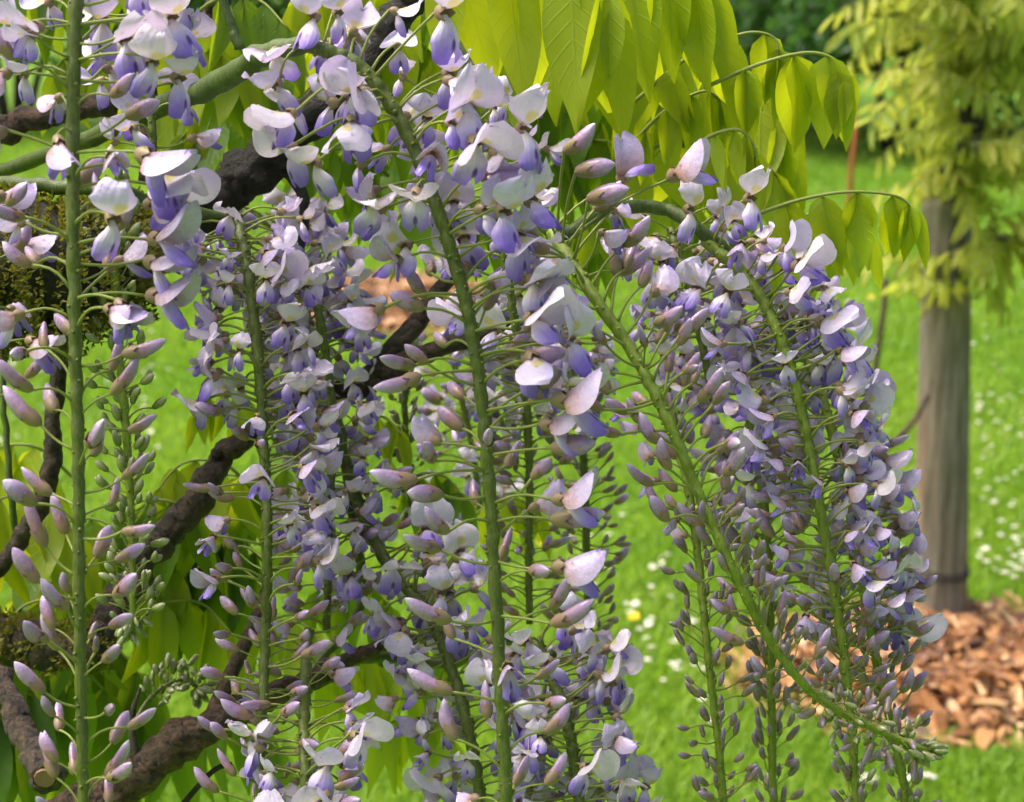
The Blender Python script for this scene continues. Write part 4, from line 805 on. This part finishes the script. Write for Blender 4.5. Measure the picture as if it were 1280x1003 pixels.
# ------------------------------------------------------------------ shrubs closing the lawn
def shrub(label, name, cx, cy, rx, ry, hgt, m, cnt, ls, seed, flower=None):
    g = np.random.default_rng(seed); o0 = Vector((cx, cy, 0)); root = empty(name, o0); q = random.Random(seed)
    b = MB()
    for k in range(6):
        a = q.uniform(0, 6.28); e = Vector((math.cos(a) * rx * .5, math.sin(a) * ry * .5, hgt * .75)); pts = catmull([Vector((math.cos(a) * .06, math.sin(a) * .06, -.03)), e * .5 + Vector((.05, 0, .1)), e], 5); b.tube(pts, [lerp(.03, .008, i / (len(pts) - 1)) for i in range(len(pts))], 7, rough=.06)
    new('stems', b.mesh('stems', [M['bark_far']]), root)
    def cloud(cnt, ls, m, nm, lo=.55):
        # lumpy ellipsoid: clumps on the surface
        ncl = 70; th = g.uniform(0, 2 * np.pi, ncl); ph = np.arccos(g.uniform(-.35, 1, ncl)); rr = g.uniform(lo, 1.0, ncl)
        cc = np.stack([np.sin(ph) * np.cos(th) * rx * rr, np.sin(ph) * np.sin(th) * ry * rr, hgt * .40 + np.cos(ph) * hgt * .58 * rr], 1)
        ci = g.integers(0, ncl, cnt); off = g.normal(0, 1, (cnt, 3)); off *= (g.random((cnt, 1)) ** .4) / np.linalg.norm(off, axis=1, keepdims=True) * .30 * min(rx, hgt)
        p = cc[ci] + off; p[:, 2] = np.maximum(p[:, 2], .03)
        d = g.normal(0, 1, (cnt, 3)); d[:, 2] -= .4; d /= np.linalg.norm(d, axis=1, keepdims=True); w = np.cross(d, g.normal(0, 1, (cnt, 3))); w /= np.linalg.norm(w, axis=1, keepdims=True)
        L = (ls * g.uniform(.6, 1.3, cnt))[:, None]; Wd = L * .27
        nn = np.cross(d, w) * L * .08
        V = np.stack([p, p + d * L * .45 + w * Wd + nn, p + d * L, p + d * L * .45 - w * Wd + nn], 1).reshape(-1, 3)
        b = MB(); b.V = [tuple(v) for v in V]; b.F = [(4 * i, 4 * i + 1, 4 * i + 2, 4 * i + 3) for i in range(cnt)]; b.M = [0] * cnt; b.A = [(0, .5, 0), (.5, 1, 0), (1, .5, 0), (.5, -1, 0)] * cnt
        tag(new(nm, b.mesh(nm, [m], False), root), kind='stuff')
    cloud(cnt, ls, m, 'foliage')
    if flower: cloud(cnt // 2, ls * .7, flower, 'blossom', .8)
    tag(root, label, 'shrub', None)
M['leaf_hedge'] = m_leaf('leaf_hedge', (.05, .15, .022), (.09, .21, .03), (.16, .36, .04), .35, .45)
shrub('dark evergreen shrub behind the golden tree at the lawn edge', 'evergreen_shrub', 2.35, 12.3, 1.0, .8, 2.0, M['leaf_dark'], 14000, .085, 1)
shrub('mid green shrub next to the dark evergreen behind the arched leaf stalks', 'leafy_shrub', 1.75, 13.6, .75, .7, 2.2, M['leaf_hedge'], 9000, .09, 2)
shrub('distant wisteria bush with pale lilac blossom beyond the bright leaves', 'blossom_shrub', 1.15, 15.5, .8, .7, 2.4, M['leaf_hedge'], 7000, .09, 3, M['leaf_lilac'])
shrub('rounded dark shrub far behind the tallest leaflets', 'evergreen_shrub', .1, 14.6, 1.2, .8, 2.2, M['leaf_dark'], 10000, .09, 4)
shrub('broad green shrub closing the lawn behind the central flowers', 'leafy_shrub', -1.5, 14.0, 1.3, .8, 2.3, M['leaf_hedge'], 10000, .09, 5)
shrub('broad dark shrub closing the lawn behind the mossy branch', 'evergreen_shrub', -3.4, 13.8, 1.4, .9, 2.5, M['leaf_dark'], 10000, .09, 6)
shrub('mid green shrub just beyond the dark evergreen, behind the golden tree', 'leafy_shrub', 3.8, 13.4, 1.2, .9, 2.4, M['leaf_hedge'], 12000, .09, 7)
